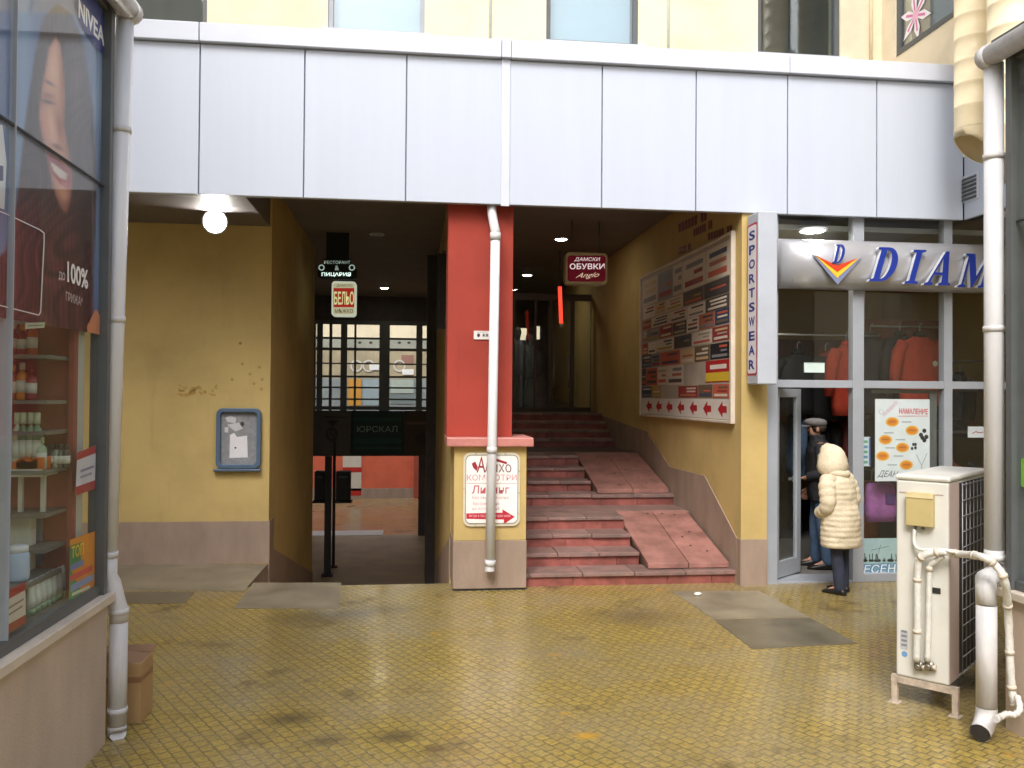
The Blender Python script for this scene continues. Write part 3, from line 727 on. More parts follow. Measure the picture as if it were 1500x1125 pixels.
# flyer board on that wall
xb = XW-.03
fb = thing('flyer_board', 'white framed board crowded with small adverts on the stair wall', 'advert board', aX(1010, 480, xb))
f00, f10 = aX(1073, 621, xb), aX(945, 605, xb); f01 = aX(1073, 338, xb)
by0, by1, bz0, bz1 = f00.y, aX(938, 560, xb).y, f00.z, f01.z
fr = MB(); t = .05
fr.box(xb-.02, XW-.001, by0, by0+t, bz0, bz1); fr.box(xb-.02, XW-.001, by1-t, by1, bz0, bz1); fr.box(xb-.02, XW-.001, by0+t, by1-t, bz0, bz0+.03); fr.box(xb-.02, XW-.001, by0+t, by1-t, bz1-.03, bz1)
fr.build('frame', M['ledge'], fb, bevel=.005)
bp_ = MB(); bp_.box(xb, XW-.002, by0+t, by1-t, bz0+.03, bz1-.03); bp_.build('back_panel', mat('board_grey', (.42, .37, .31), .6, .12, 4), fb)
W_, H_ = by1-by0-2*t, bz1-bz0-.06
def fbp(u, v): return (xb-.001, by0+t+u*W_, bz0+.03+v*H_)    # u from the near edge, v up
def flyer(u0, u1, v0, v1, col, marks=()):
    pr = Print(fbp, (-1, 0, 0), .0015); pr.rect(u0, v0, u1, v1, col, 1)
    for a, b, c, d, cc in marks: pr.rect(u0+(u1-u0)*a, v0+(v1-v0)*c, u0+(u1-u0)*b, v0+(v1-v0)*d, cc, 2)
    pr.build('flyer', fb)
# arrow strip along the bottom
pr = Print(fbp, (-1, 0, 0), .0015); pr.rect(0.005, .005, .995, .115, 'd8d2cc', 1)
for i in range(7):
    u = .03+i*.135; pr.poly([(u+.075, .06), (u+.035, .105), (u+.035, .078), (u, .078), (u, .042), (u+.035, .042), (u+.035, .015)], 'b3252b', 2)
pr.build('arrow_strip', fb)
pal = ['d8cdbf', 'cfc5b8', '963a38', 'e0d8cc', 'c0604c', '4a4648', 'b0913a', '3a4766', 'b06a58', 'd0c7bb', '7d7f86', 'cbb08a', '48454a', 'a89c8e', '85868a', '6d5c4a', '54504c']
rows = [(.125, .20), (.21, .33), (.34, .43), (.44, .52), (.53, .61), (.62, .69), (.70, .78), (.79, .98)]
rng = random.Random(3)
for ri, (v0, v1) in enumerate(rows):
    u = .012
    while u < .95:
        wd = rng.uniform(.11, .25); u1 = min(u+wd, .99); col = rng.choice(pal)
        if ri == 7: col = rng.choice(['5c6c90', 'd8cdbf', 'c3b8aa', '8a8c92', 'cfc2b2', 'b9a9a0'])
        if ri == 1 and u < .05: col = 'b5262b'
        if ri == 2 and u < .05: col = '26262b'
        mk = [(.1, rng.uniform(.5, .9), .7, .85, rng.choice(pal)), (.12, rng.uniform(.4, .9), .45, .58, rng.choice(pal)), (.1, .9, .12, .3, rng.choice(pal))]
        if ri == 1 and u < .05: mk = [(0, 1, .05, .45, 'd9b93a'), (.1, .8, .6, .8, 'e7ded6')]
        if not (rng.random() < .1): flyer(u, u1-.004, v0-.006+rng.uniform(0, .006), v1+.004-rng.uniform(0, .01), col, mk)
        u = u1
# red painted words on the wall above the board
pr = Print(lambda a, b: aX(a, b, XW-.0008), (-1, 0, 0), .001)
def wallword(xa, ya, xb_, yb_, h0, h1):
    n = 9
    for i in range(n):
        if i == 6: continue
        t0, t1 = i/n, (i+.86)/n
        pr.poly([(xa+(xb_-xa)*t0, ya+(yb_-ya)*t0), (xa+(xb_-xa)*t1, ya+(yb_-ya)*t1), (xa+(xb_-xa)*t1, ya+(yb_-ya)*t1-h0-(h1-h0)*t1), (xa+(xb_-xa)*t0, ya+(yb_-ya)*t0-h0-(h1-h0)*t0)], '7c2a26', 1)
wallword(994, 341, 1036, 322, 13, 15); wallword(1016, 347, 1044, 334, 11, 13); wallword(1037, 352, 1073, 341, 10, 12); wallword(994, 373, 1012, 366, 10, 10)
pr.build('painted_words', sw)
# ================================================================== back of the passages
bw = thing('passage_back_wall', 'dark glazed wall closing the far end of the lower passage above its exit', 'wall', (-1, YB, ZLOW))
zs0, zs1, zw1 = aY(560, 668, YB).z, aY(560, 600, YB).z, aY(560, 470, YB).z
xo0, xo1 = aY(455, 700, YB).x, aY(613, 700, YB).x
w = MB(); w.box(-14, XM, YB, YB+.2, zw1, ZC+.1); w.box(-14, XM, YB, YB+.2, zs0, zs1-.03); w.box(xo1, XM, YB-.02, YB+.2, ZLOW-.1, zs0); w.box(-14, xo0, YB, YB+.2, ZLOW-.1, zs0); w.box(-14, aY(462, 500, YB).x, YB, YB+.2, zs1-.03, zw1)
w.build('wall', M['shopdark'], bw)
gr = MB()
for px, wd_ in ((468, 8), (484, 4), (503.5, 9), (520, 3), (563, 15), (614, 9), (632, 4), (648, 8)):
    p = aY(px, 540, YB); h = wd_/FL*YB/2; gr.box(p.x-h, p.x+h, YB+.0, YB+.07, zs1-.03, zw1)
for py, wd_ in ((473, 6), (496, 3), (512, 4), (533, 2), (552, 3), (568, 2.5), (585, 2.5), (598, 5)):
    p = aY(560, py, YB); h = wd_/FL*YB/2; gr.box(aY(462, 540, YB).x, XM, YB+.012, YB+.06, p.z-h, p.z+h)
go = gr.build('window_grille', M['dkframe'], bw)
pn = MB(); pn.box(aY(462, 540, YB).x, XM, YB+.08, YB+.09, zs1, zw1); pn.build('pane', M['glass'], go)
for (a, b, col, txt, nm) in ((470, 514, '4a443e', None, 'grey'), (516, 590, '0f2c2a', 'ЮРСКАЛ', 'green'), (592, 650, '3a2c24', None, 'brown')):
    so_ = thing('passage_sign_panel', {'grey': 'grey sign panel with dark emblem above the passage exit', 'green': 'dark green sign panel with pale letters above the passage exit', 'brown': 'brown sign panel above the passage exit, next to the dividing wall'}[nm], 'sign', aY((a+b)/2, 634, YB-.05), group='sign panels above the passage exit')
    p0, p1 = aY(a, 666, YB-.04), aY(b, 602, YB-.04)
    b_ = MB(); b_.box(p0.x, p1.x, YB-.04, YB-.005, p0.z, p1.z); b_.build('panel', paper(col), so_)
    pr = Print(lambda x, y: aY(x, y, YB-.041), (0, -1, 0), .002)
    if nm == 'green':
        pr.quadtext(txt, (523, 633), (582, 633), (582, 624), (523, 624), '8b9a8c', 1); pr.rect(518, 612, 588, 617, '173f3b', 1); pr.rect(518, 642, 588, 650, '173f3b', 1); pr.rect(518, 655, 588, 658, '1d4843', 1)
    elif nm == 'grey':
        pr.poly([(478, 616), (496, 616), (487, 626)], '1d1a18', 1); pr.ell(486, 636, 9, 10, '24201d', 1); pr.ell(486, 636, 6, 7, '4a443e', 2); pr.line([(481, 641), (485, 630), (488, 640), (492, 632)], 1.6, '1d1a18', 3); pr.rect(474, 610, 506, 612, '2a2522', 1)
    else:
        pr.rect(596, 618, 646, 622, '5a463a', 1); pr.ell(620, 642, 12, 8, '2a1f19', 1); pr.ell(640, 645, 6, 6, '4a3a30', 1)
    pr.build('lettering', so_)

# posts and letter boxes just inside the lower passage exit
po = thing('metal_post', 'dark thick metal post in the lower passage beside the letter boxes', 'post', aZ(480, 842, ZLOW))
y_ = 16.2
p = aY(481, 700, y_); t = MB(); t.box(p.x-.06, p.x+.06, y_-.06, y_+.06, ZLOW, .75); t.build('shaft', M['black'], po)
t = MB(); t.box(p.x-.1, p.x+.1, y_-.1, y_+.1, ZLOW, ZLOW+.04); t.build('foot', M['black'], po)
po = thing('metal_post', 'thin dark rod carrying a letter box in the lower passage', 'post', aY(489, 820, 17.0))
p = aY(489.5, 700, 17.0); t = MB(); t.tube([(p.x, 17, ZLOW), (p.x, 17, 1.0)], .03, 8); t.build('shaft', M['black'], po)
t = MB(); t.lathe((p.x, 17, ZLOW), [(.09, 0), (.08, .03)], 12); t.build('foot', M['black'], po)
for (a, b, lb) in ((491.5, 513, 'black letter box on the thin rod in the lower passage'), (460, 476, 'black letter box left of the thick post in the lower passage')):
    p0, p1 = aY(a, 737, 16.9), aY(b, 691, 16.9)
    lbx = thing('letter_box', lb, 'letter box', ((p0.x+p1.x)/2, 17.0, p0.z), group='letter boxes in the lower passage')
    t = MB(); t.box(p0.x, p1.x, 16.9, 17.2, p0.z+.04, p1.z); t.build('body', M['black'], lbx, bevel=.02)
    t = MB(); t.box(p0.x-.03, p1.x+.03, 16.87, 17.2, p0.z, p0.z+.035); t.build('tray', M['black'], lbx)
    t = MB(); t.box(p0.x+.05, p1.x-.05, 16.885, 16.9, p1.z-.12, p1.z-.09); t.build('slot', M['dkframe'], lbx)
p0, p1 = aY(617, 828, 14.5), aY(633, 828, 14.5)
t = MB(); t.box(p0.x+.06, XM-.013, 14.4, 14.7, ZLOW, ZC); t.box(p0.x+.03, XM-.013, 14.37, 14.73, ZLOW, ZLOW+.1)
o = t.build('steel_column', M['shopdark']); tag(o, 'dark column at the right side of the lower passage', 'column')

# blade sign and red tube
bs = thing('blade_sign', 'tall black blade sign on the passage side of the red pillar', 'sign', aY(648, 425, 10.2))
p0, p1 = aY(641, 482, 10.2), aY(657, 372, 10.2)
t = MB(); t.box(p0.x, XM-.002, 10.17, 10.23, p0.z, p1.z); t.build('panel', M['black'], bs, bevel=.006)
t = MB(); t.box(XM-.07, XM-.001, 10.16, 10.24, p1.z+.001, p1.z+.03); t.build('bracket', M['dkframe'], bs)
pr = Print(lambda a, b: aY(a, b, 10.168), (0, -1, 0)); 
for i, ch in enumerate('ОПТИКА'): pr.quadtext(ch, (650.5, 397+i*15), (655.5, 397+i*15), (655.5, 386+i*15), (650.5, 386+i*15), '4a4644', 1)
pr.build('lettering', bs)

# ------------------------------------------------------------------ hanging signs
def hang_rod(mb, x, y, z0, z1, r=.012): mb.tube([(x, y, z0), (x, y, z1)], r, 8)
# burgundy shoe shop sign
Y1 = 11.2; c1, c2 = aY(828, 416, Y1), aY(890, 371, Y1)
hs_ = thing('shoe_shop_sign', 'burgundy light box sign with white shoe shop lettering hanging over the stairs', 'sign', ((c1.x+c2.x)/2, Y1, c1.z))
t = MB(); t.prism(rr_pts(c1.x, c2.x, c1.z, c2.z, .06, Y1), (0, .16, 0)); t.build('box', paper('d8cfae', .35), hs_)
for x in (c1.x+.1, c2.x-.1): t = MB(); hang_rod(t, x, Y1+.08, c2.z-.005, ZC); t.build('hanger', M['dkframe'], hs_)
pr = Print(lambda a, b: aY(a, b, Y1-.001), (0, -1, 0), .002)
bg_ = emit('burgundy_lit_face', lin((.50, .07, .18)), .10, hexl('86182f')); wt = emit('lit_white_letter', (1, .85, .85), .35)
pr.rrect(831.5, 374.5, 887, 412.5, 4, bg_, 1)
pr.quadtext('ДАМСКИ', (841, 383.5), (879, 383.5), (879, 377), (842, 377), wt, 2, .15)
pr.quadtext('ОБУВКИ', (834.5, 394.5), (885.5, 394.5), (885.5, 386), (834.5, 386), wt, 2, 0, .015)
pr.quadtext('Anglo', (842, 409.5), (876, 408), (879, 398.5), (846, 400), emit('lit_gold_letter', (1, .72, .5), .3), 2, .35)
pr.build('lettering', hs_)
# lingerie sign
Y2 = 12.55; c1, c2 = aY(485.5, 463, Y2), aY(522, 412.5, Y2)
hs_ = thing('lingerie_shop_sign', 'small cream light box sign with red bars and yellow letters', 'sign', ((c1.x+c2.x)/2, Y2, c1.z))
t = MB(); t.prism(rr_pts(c1.x, c2.x, c1.z, c2.z, .05, Y2), (0, .14, 0)); t.build('box', emit('lit_sign_rim', (.75, .85, .68), .28, (.7, .75, .65)), hs_)
for x in (c1.x+.08, c2.x-.08): t = MB(); hang_rod(t, x, Y2+.07, c2.z-.005, aY(500, 408, 12.6).z+.004); t.build('hanger', M['dkframe'], hs_)
pr = Print(lambda a, b: aY(a, b, Y2-.001), (0, -1, 0), .002)
gl_ = emit('lit_yellow_face', (.80, .85, .42), .35, (.6, .6, .3)); rd = emit('lit_red_bar', (.5, .03, .02), .3, (.4, .03, .02))
pr.rrect(488, 415, 519.5, 460.5, 3, emit('lit_pale_face', (.75, .72, .45), .25, (.6, .6, .4)), 1)
pr.rect(488.5, 422, 519, 450, rd, 2)
pr.quadtext('БЕЛЬО', (489.5, 446.5), (518.5, 446.5), (518.5, 427), (489.5, 427), gl_, 3, 0, .02)
pr.quadtext('ДАМСКО', (493, 420.5), (516, 420.5), (516, 416.5), (493, 416.5), '5c6040', 2)
pr.quadtext('МЪЖКО', (491, 458.5), (517, 458.5), (517, 453), (491, 453), '6a2a22', 2)
pr.build('lettering', hs_)
# dark bracket sign
Y3 = 12.6; c1, c2 = aY(465, 408, Y3), aY(523, 380, Y3)
hs_ = thing('dark_green_sign', 'dark green sign with white lettering fixed high on the passage wall above the cream sign', 'sign', ((c1.x+c2.x)/2, Y3, c1.z))
t = MB(); zt_, zb2 = c2.z, c1.z; wx = c2.x-c1.x; mid = (zt_+zb2)/2
t.prism([(c1.x, Y3, zb2+.03), (c1.x+.06, Y3, zb2), (c2.x-.06, Y3, zb2), (c2.x, Y3, zb2+.03), (c2.x, Y3, mid), (c2.x-.08, Y3, mid+.07), (c2.x-.09, Y3, zt_), (c1.x+.09, Y3, zt_), (c1.x+.08, Y3, mid+.07), (c1.x, Y3, mid)], (0, .08, 0)); t.build('panel', paper('10211f'), hs_)
t = MB(); t.box(c1.x+.12, c2.x-.12, Y3+.02, Y3+.06, zt_+.001, ZC); t.build('hanger', paper('141c1b'), hs_)
pr = Print(lambda a, b: aY(a, b, Y3-.001), (0, -1, 0), .002)
wl = emit('lit_mint_letter', (.75, 1, .9), .55); w2 = emit('dim_mint_letter', (.6, .8, .7), .22)
pr.quadtext('РЕСТОРАНТ', (475, 386.5), (513, 386.5), (513, 382), (475, 382), w2, 1); pr.quadtext('&', (490.5, 396), (496.5, 396), (496.5, 389), (490.5, 389), w2, 1)
pr.quadtext('ПИЦАРИЯ', (471, 405.5), (514, 405.5), (514, 399), (471, 399), wl, 1, 0, .03)
for cx in (471, 515.5):
    pr.ell(cx, 392, 4.6, 4.6, w2, 1); pr.ell(cx, 392, 2.8, 2.8, '10211f', 2)
pr.build('lettering', hs_)

# ------------------------------------------------------------------ lights in the ceilings
def downlight(px, py, z, lit, label, r=.085, group='round ceiling lamps in the passages'):
    p = aZ(px, py, z)
    d = thing('ceiling_lamp', label, 'lamp', p, group=group)
    t = MB(); t.lathe((p.x, p.y, z-.02), [(r+.03, .0195), (r+.03, 0), (r, 0), (r, .0195)], 20); t.build('ring', M['alu_light'], d)
    t = MB(); t.lathe((p.x, p.y, z-.024), [(r*.98, .012), (r*.9, 0)], 18); t.build('diffuser', (M['shoplamp'] if 'shop' in label else M['lamp']) if lit else M['lampoff'], d)
    return p
downlight(563, 421, ZC, True, 'lit round ceiling lamp deep in the lower passage')
downlight(822, 349, ZC, True, 'lit round ceiling lamp over the stairs, above the burgundy sign')
downlight(772, 402, ZC, True, 'lit round ceiling lamp at the back of the stair passage')
downlight(552, 342, ZC, False, 'unlit round ceiling lamp over the lower passage')
q = downlight(1190, 336, 3.66, True, 'lit round lamp inside the sports shop above its sign', .12, None)
q = downlight(555, 455, ZC, True, 'tiny lit ceiling lamp nearest the far window of the lower passage', .07)
# floodlight under the canopy
p = aY(315, 325, 9.1)
fl = thing('floodlight', 'blazing round floodlight fixed under the canopy at the recess', 'lamp', p)
t = MB(); ax = Vector((-p.x*.8, -p.y, -1.2)).normalized(); t.lathe(p-ax*.1, [(.03, -.03), (.09, 0), (.125, .1), (.13, .115), (.118, .116), (.11, .1)], 24, 0, ax); t.build('housing', M['alu_light'], fl)
t = MB(); t.lathe(p-ax*.0, [(.108, -.01), (.10, .006)], 24, 0, ax); t.build('lens', M['flood'], fl)
t = MB(); t.tube([p-ax*.11, (p.x, p.y+.14, p.z+.02), (p.x, p.y+.14, ZB+.02)], .014, 8); t.build('bracket', M['dkframe'], fl)

# ------------------------------------------------------------------ glazed entrance at the top of the stairs
YG = 15.6
ZH = 12*.135
ge = thing('glass_entrance', 'dark glazed entrance with slim posts at the top of the stairs', 'entrance', (2, YG, ZUP))
s_ = MB(); s_.box(sx0, XW-.012, 14.88, YB, ZUP+.001, ZH); s_.build('threshold', mat('dark_threshold', (.06, .045, .04), .45, .3, 5), ge)
zt2 = aY(800, 440, YG).z
t = MB()
for px, h in ((752, 2), (784, 1.5), (806, 3), (838, 3), (872, 5)):
    p = aY(px, 520, YG); hw = h/FL*YG/2*2; t.box(p.x-hw, min(p.x+hw, XW-.001), YG-.04, YG+.04, ZH, zt2)
t.box(sx0, XW-.001, YG-.045, YG+.045, zt2, zt2+.12); t.box(sx0, XW-.001, YG-.035, YG+.035, ZH+.001, ZH+.08)
t.build('frame', mat('bronze_frame', (.10, .075, .06), .4, .1, 5), ge)
t = MB(); t.box(sx0, XW-.001, YG+.001, YG+.012, zt2+.121, ZC); t.build('header_pane', M['glass'], ge)
t = MB(); t.box(sx0, XW-.002, YG+.001, YG+.012, ZH+.081, zt2-.001); t.build('pane', M['glass'], ge)
for px in (811, 833):
    p = aY(px, 545, YG-.08); t = MB(); t.tube([(p.x, YG-.09, p.z-.3), (p.x, YG-.09, p.z+.3)], .016, 8); t.build('handle', M['steel'], ge)
# hall behind the entrance
hb = thing('hall_back_wall', 'dim wall with small bright windows behind the glazed entrance', 'wall', (2.4, YB, ZUP))
t = MB(); zc_ = ZC
op = []
for a, b, y0, y1 in ((746, 773, 498, 480), (785, 792.5, 497, 477), (823, 829, 530, 480)):
    p0, p1 = aY(a, y0, YB), aY(b, y1, YB); op.append((p0.x, p1.x, p0.z, p1.z))
op.sort(); x = XM
for a, b, z0, z1 in op:
    t.box(x, a, YB, YB+.2, ZUP-.3, ZC+.1); t.box(a, b, YB, YB+.2, ZUP-.3, z0); t.box(a, b, YB, YB+.2, z1, ZC+.1); x = b
t.box(x, 6, YB, YB+.2, ZUP-.3, ZC+.1); t.build('wall', mat('dim_hall_wall', (.10, .085, .07), .8, .2, 3), hb)
for a, b, z0, z1 in op:
    t = MB(); t.box(a, b, YB+.05, YB+.06, z0, z1); t.build('window_pane', M['glass'], hb)
Yw = 17.2
p0, p1 = aY(846, 566, Yw), aY(878, 449, Yw)
t = MB(); t.box(p0.x, p1.x+.2, Yw, Yw+.06, ZH, p1.z); t.box(p0.x-.02, p0.x, Yw-.01, Yw+.06, ZH, p1.z)
tag(t.build('wooden_panel', mat('orange_wood', (.42, .20, .07), .5, .2, 4, stretch=(5, 5, 1))), 'orange brown wooden panel seen through the glazed entrance', 'panel')
t = MB(); p0, p1 = aY(822, 474, 13.6), aY(820, 420, 13.6); t.tube([p0, p1], .035, 12); t.tube([p1, (p1.x, p1.y, ZC)], .008, 6, 0)
rt = thing('red_tube_lamp', 'glowing red tube hanging before the glazed entrance', 'lamp', p0)
t = MB(); t.tube([p0, p1], .032, 12); t.build('tube', M['redtube'], rt)
t = MB(); t.tube([p1, (p1.x, p1.y, ZC)], .008, 6); t.build('wire', M['black'], rt)
t = MB(); t.tube([p0+Vector((0, 0, -.06)), p0], .036, 12); t.build('end_cap', M['steel'], rt)

lp_ = aZ(1022, 872, .006); t = MB(); rg_ = random.Random(4)
t.rings([[(lp_.x+(.035*k_+rg_.uniform(-.008, .008))*math.cos(a), lp_.y+(.025*k_+rg_.uniform(-.006, .006))*math.sin(a), .006+h_+rg_.uniform(0, .004)) for a in [2*PI*i/9 for i in range(9)]] for h_, k_ in ((0, .8), (.01, 1.1), (.02, .9), (.028, .4))])
tag(t.build('crumpled_paper', paper('e6e4de')), 'scrap of crumpled white paper lying on the concrete patch before the stairs', 'litter')
# ================================================================== far courtyard
YF = 28.2
fbd = thing('far_building', 'building across the far courtyard with salmon ground wall, cream upper wall and shop band', 'building', (-1, YF, ZLOW))
zr0, zr1 = aY(580, 715, YF).z, aY(580, 640, YF).z
w = MB(); w.box(-14, 14, YF, YF+.3, zr0, zr1); w.build('salmon_wall', M['farred'], fbd)
w = MB(); w.box(-14, 14, YF-.03, YF+.3, ZLOW-.1, zr0); w.build('base_band', M['plinth'], fbd)
zc1 = aY(580, 512, YF).z; zc2 = aY(580, 495, YF).z
w = MB(); w.box(-14, 14, YF, YF+.3, zr1, aY(580, 555, YF).z); w.build('shop_front_band', mat('blue_grey_panel', (.30, .34, .36), .4, .2, 1.2), fbd)
w = MB(); w.box(-14, 14, YF, YF+.3, aY(580, 555, YF).z, zc1); w.build('sign_band', mat('beige_band', (.45, .38, .26), .5, .2, 1.5), fbd)
w = MB(); w.box(-14, 14, YF-.02, YF+.3, zc1, zc2); w.build('cornice', mat('grey_green_band', (.35, .36, .31), .5, .2, 1.5), fbd)
w = MB(); w.box(-14, 14, YF, YF+.3, zc2, 4.8); w.build('cream_wall', M['cream'], fbd)
w = MB(); p0, p1 = aY(606, 715, YF-.05), aY(612, 640, YF-.05); w.box(p0.x, p0.x+.2, YF-.12, YF, ZLOW, zr1); w.build('pilaster', mat('red_pilaster', (.35, .07, .04), .7, .15, 3), fbd)
pr = Print(lambda a, b: aY(a, b, YF-.012), (0, -1, 0), .01)
for cx in (522, 540, 585): 
    n = 18
    for k in range(n):
        a0_, a1_ = 2*PI*k/n, 2*PI*(k+1)/n
        pr.poly([(cx+9*math.cos(a0_), 536+9*math.sin(a0_)), (cx+9*math.cos(a1_), 536+9*math.sin(a1_)), (cx+6.6*math.cos(a1_), 536+6.6*math.sin(a1_)), (cx+6.6*math.cos(a0_), 536+6.6*math.sin(a0_))], 'd8d6d2', 2)
pr.rect(541, 533, 556, 542, 'f2f2f2', 3); pr.rect(589, 541, 606, 549, 'f6f6f6', 3)
pr.rect(588, 520, 606, 534, 'a0756a', 1); pr.rect(510, 555, 529, 594, 'd59a45', 1); pr.rect(532, 556, 560, 594, '9fb0b8', 1); pr.rect(572, 556, 606, 576, 'b3bfb8', 1); pr.rect(572, 578, 606, 592, '7d8b8e', 1)
for x in (527, 543, 585, 599): pr.ell(x, 502, 2.5, 1.8, '3c3a34', 1)
pr.build('shop_sign', fbd)
for (a, b, y0, y1, lb) in ((502, 529.5, 684.5, 660, 'white poster above the other on the far salmon wall'), (512, 529.5, 719, 692, 'white poster with red foot, below the other on the far salmon wall')):
    ps = thing('wall_poster', lb, 'poster', aY((a+b)/2, y0, YF-.03), group='posters on the far wall')
    p0, p1 = aY(a, y0, YF-.03), aY(b, y1, YF-.03); t = MB(); t.box(p0.x, p1.x, YF-.03, YF-.001, p0.z, p1.z); t.build('sheet', paper('cfc8ba'), ps)
    t = MB(); t.box(p0.x, p1.x, YF-.034, YF-.001, p0.z-.16, p0.z-.001); t.build('red_band', paper('b52a20'), ps)

# ================================================================== sports shop
GS = F+.10
sh = thing('sports_shop', 'sports shop with grey aluminium glazing and an open door under the canopy', 'shop', (4.6, GS, 0))
def gx(px): return aY(px, 600, GS).x
zT0, zT1 = aY(1300, 569, GS).z, aY(1300, 558, GS).z
xe = 7.4; ztop = ZB+.02; zk = .085
xj0, xj1 = xp1+.004, gx(1136)
posts = [(gx(1246), gx(1262)), (gx(1379), gx(1391)), (gx(1520), gx(1532))]
t = MB(); t.box(xj0, xj1, GS-.06, GS+.06, -.02, ztop)
for a, b in posts: t.box(a, b, GS-.05, GS+.05, .0, ztop)
for a, b in ((xj1, posts[0][0]), (posts[0][1], posts[1][0]), (posts[1][1], posts[2][0]), (posts[2][1], xe)):
    t.box(a, b, GS-.045, GS+.045, zT0, zT1)
for a, b in ((posts[0][1], posts[1][0]), (posts[1][1], posts[2][0]), (posts[2][1], xe)): t.box(a, b, GS-.045, GS+.045, 0, zk)
t.box(xj1, posts[0][0], GS-.043, GS+.3, -.02, .02)
t.build('frame', M['alu'], sh, bevel=.004)
for a, b, z0, z1 in [(xj1, posts[0][0], zT1, ztop), (posts[0][1], posts[1][0], zk, zT0), (posts[0][1], posts[1][0], zT1, ztop), (posts[1][1], posts[2][0], zk, zT0), (posts[1][1], posts[2][0], zT1, ztop), (posts[2][1], xe, zk, ztop)]:
    t = MB(); t.box(a+.001, b-.001, GS-.006, GS+.006, z0+.001, z1-.001); t.build('pane', M['glass'], sh)
# open door leaf
hinge = Vector((xj1+.01, GS+.05, 0)); tip = aZ(1170, 838, .02); dv = Vector((tip.x-hinge.x, tip.y-hinge.y, 0)); L = min(dv.length, .86); dv.normalize(); nv = Vector((-dv.y, dv.x, 0))
def leaf(mb, a, b, z0, z1, th=.022): mb.obox(hinge+dv*(a+b)/2+Vector((0, 0, (z0+z1)/2)), dv*(b-a)/2, nv*th, Vector((0, 0, (z1-z0)/2)))
t = MB(); leaf(t, 0, .07, .03, zT0-.01); leaf(t, L-.09, L, .03, zT0-.01); leaf(t, .071, L-.091, .03, .2); leaf(t, .071, L-.091, zT0-.1, zT0-.01); do = t.build('door', M['alu'], sh, bevel=.003)
t = MB(); leaf(t, .071, L-.091, .201, zT0-.101, .004); t.build('door_pane', M['glass'], do)
t = MB(); hp = hinge+dv*(L-.05)-nv*.05*(1 if nv.x > 0 else -1)
for s_z in (1.0,): t.obox(hp+Vector((0, 0, 1.03)), dv*.07, nv*.012, Vector((0, 0, .014))); t.obox(hp+Vector((0, 0, 1.03))+nv*.02*(1 if nv.x > 0 else -1), dv*.012, nv*.02, Vector((0, 0, .03)))
t.build('handle', M['steel'], do)
# interior shell
sy1 = 12.8
t = MB(); t.box(XW+.302, 7.6, sy1, sy1+.1, -.02, ZB); t.box(7.5, 7.6, GS+.07, sy1, -.02, ZB); t.box(XW+.302, XW+.33, GS+.07, sy1, -.02, ZB); t.build('inner_wall', M['shopwall'], sh)
t = MB(); t.box(XW+.331, 7.5, GS+.07, sy1, -.03, .012); t.build('shop_floor', M['shopfloor'], sh)
t = MB(); t.box(XW+.331, 7.5, GS+.07, sy1, 3.665, 3.72); t.build('shop_ceiling', mat('pale_shop_ceiling', (.34, .34, .33), .7, .08, 3), sh)
# wall shelving and wooden back panels
wp = thing('wall_shelving', 'dark red-brown wooden shelving along the back wall of the shop', 'shelf', (5, sy1-.3, 0))
t = MB(); t.box(XW+.34, 7.4, sy1-.06, sy1-.001, .02, aY(1200, 498, sy1).z); t.build('back_panel', M['wood'], wp)
for z in (.35, .85, 1.35, 1.8):
    t = MB(); t.box(XW+.34, 7.4, sy1-.45, sy1-.061, z, z+.03); t.build('shelf', M['shopdark'], wp)
for i in range(9): x = XW+.36+i*.48; t = MB(); t.box(x, x+.03, sy1-.44, sy1-.0615, .02, .349); t.build('divider', M['shopdark'], wp)
wp2 = thing('wooden_partition', 'reddish wooden display panel behind the hanging red fleece', 'panel', aY(1330, 560, 10.2))
p0, p1 = aY(1262, 860, 10.6), aY(1376, 470, 10.6); t = MB(); t.box(p0.x, p1.x, 10.6, 10.66, .013, p1.z); t.build('board', M['wood'], wp2)
t = MB(); t.tube([(p0.x+.05, 10.45, p1.z-.1), (p1.x-.02, 10.45, p1.z-.1)], .014, 8); t.build('rail', M['steel'], wp2)
t = MB(); a_, b_ = aY(1296, 470, 10.8), aY(1345, 428, 10.8)
t = MB(); t.box(posts[1][0]-.5, posts[1][0]-.42, 9.6, 9.66, .013, 3.6)
# counters and dark fittings
ct = thing('shop_counter', 'dark low shop counter beyond the open door', 'counter', (4.6, 11, .01))
t = MB(); t.box(3.75, 5.1, 10.9, 11.5, .013, .95); t.build('body', M['shopdark'], ct, bevel=.01); t = MB(); t.box(3.72, 5.13, 10.86, 11.54, .951, .99); t.build('top', M['wood'], ct, bevel=.006)
rk = thing('shoe_rack', 'dark rack with rows of dark shoes at the right of the shop window', 'rack', (6.3, 9.6, .01))
t = MB(); t.box(5.75, 5.79, 9.3, 9.9, .013, 2.45); t.box(7.2, 7.24, 9.3, 9.9, .013, 2.45)
for z in (.5, 1.0, 1.5, 2.0): t.box(5.791, 7.199, 9.3, 9.9, z, z+.03)
t.build('frame', M['shopdark'], rk)
rng = random.Random(11)
for z in (1.53, 2.03, 1.03):
    for i in range(6):
        x = 5.86+i*.22; c = rng.choice([M['shoe'], M['black'], M['wood'], M['jacket'], paper('5a2a2a'), paper('6b6f78')])
        t = MB()
        t.rings([[(x+.04*math.cos(a)*k, 9.34+yy+.02*math.sin(a), z+h0+h1*max(0, math.sin(a))) for a in [2*PI*j/10 for j in range(10)]] for yy, h0, h1, k in ((0, .003, .03, .5), (.05, .003, .06, 1), (.13, .003, .08, .95), (.2, .003, .13, .85), (.26, .003, .12, .5))])
        tag(t.build('shoe', c), 'dark shoe standing on the rack behind the right-hand shop pane', 'shoe', 'shoes on the rack in the shop')

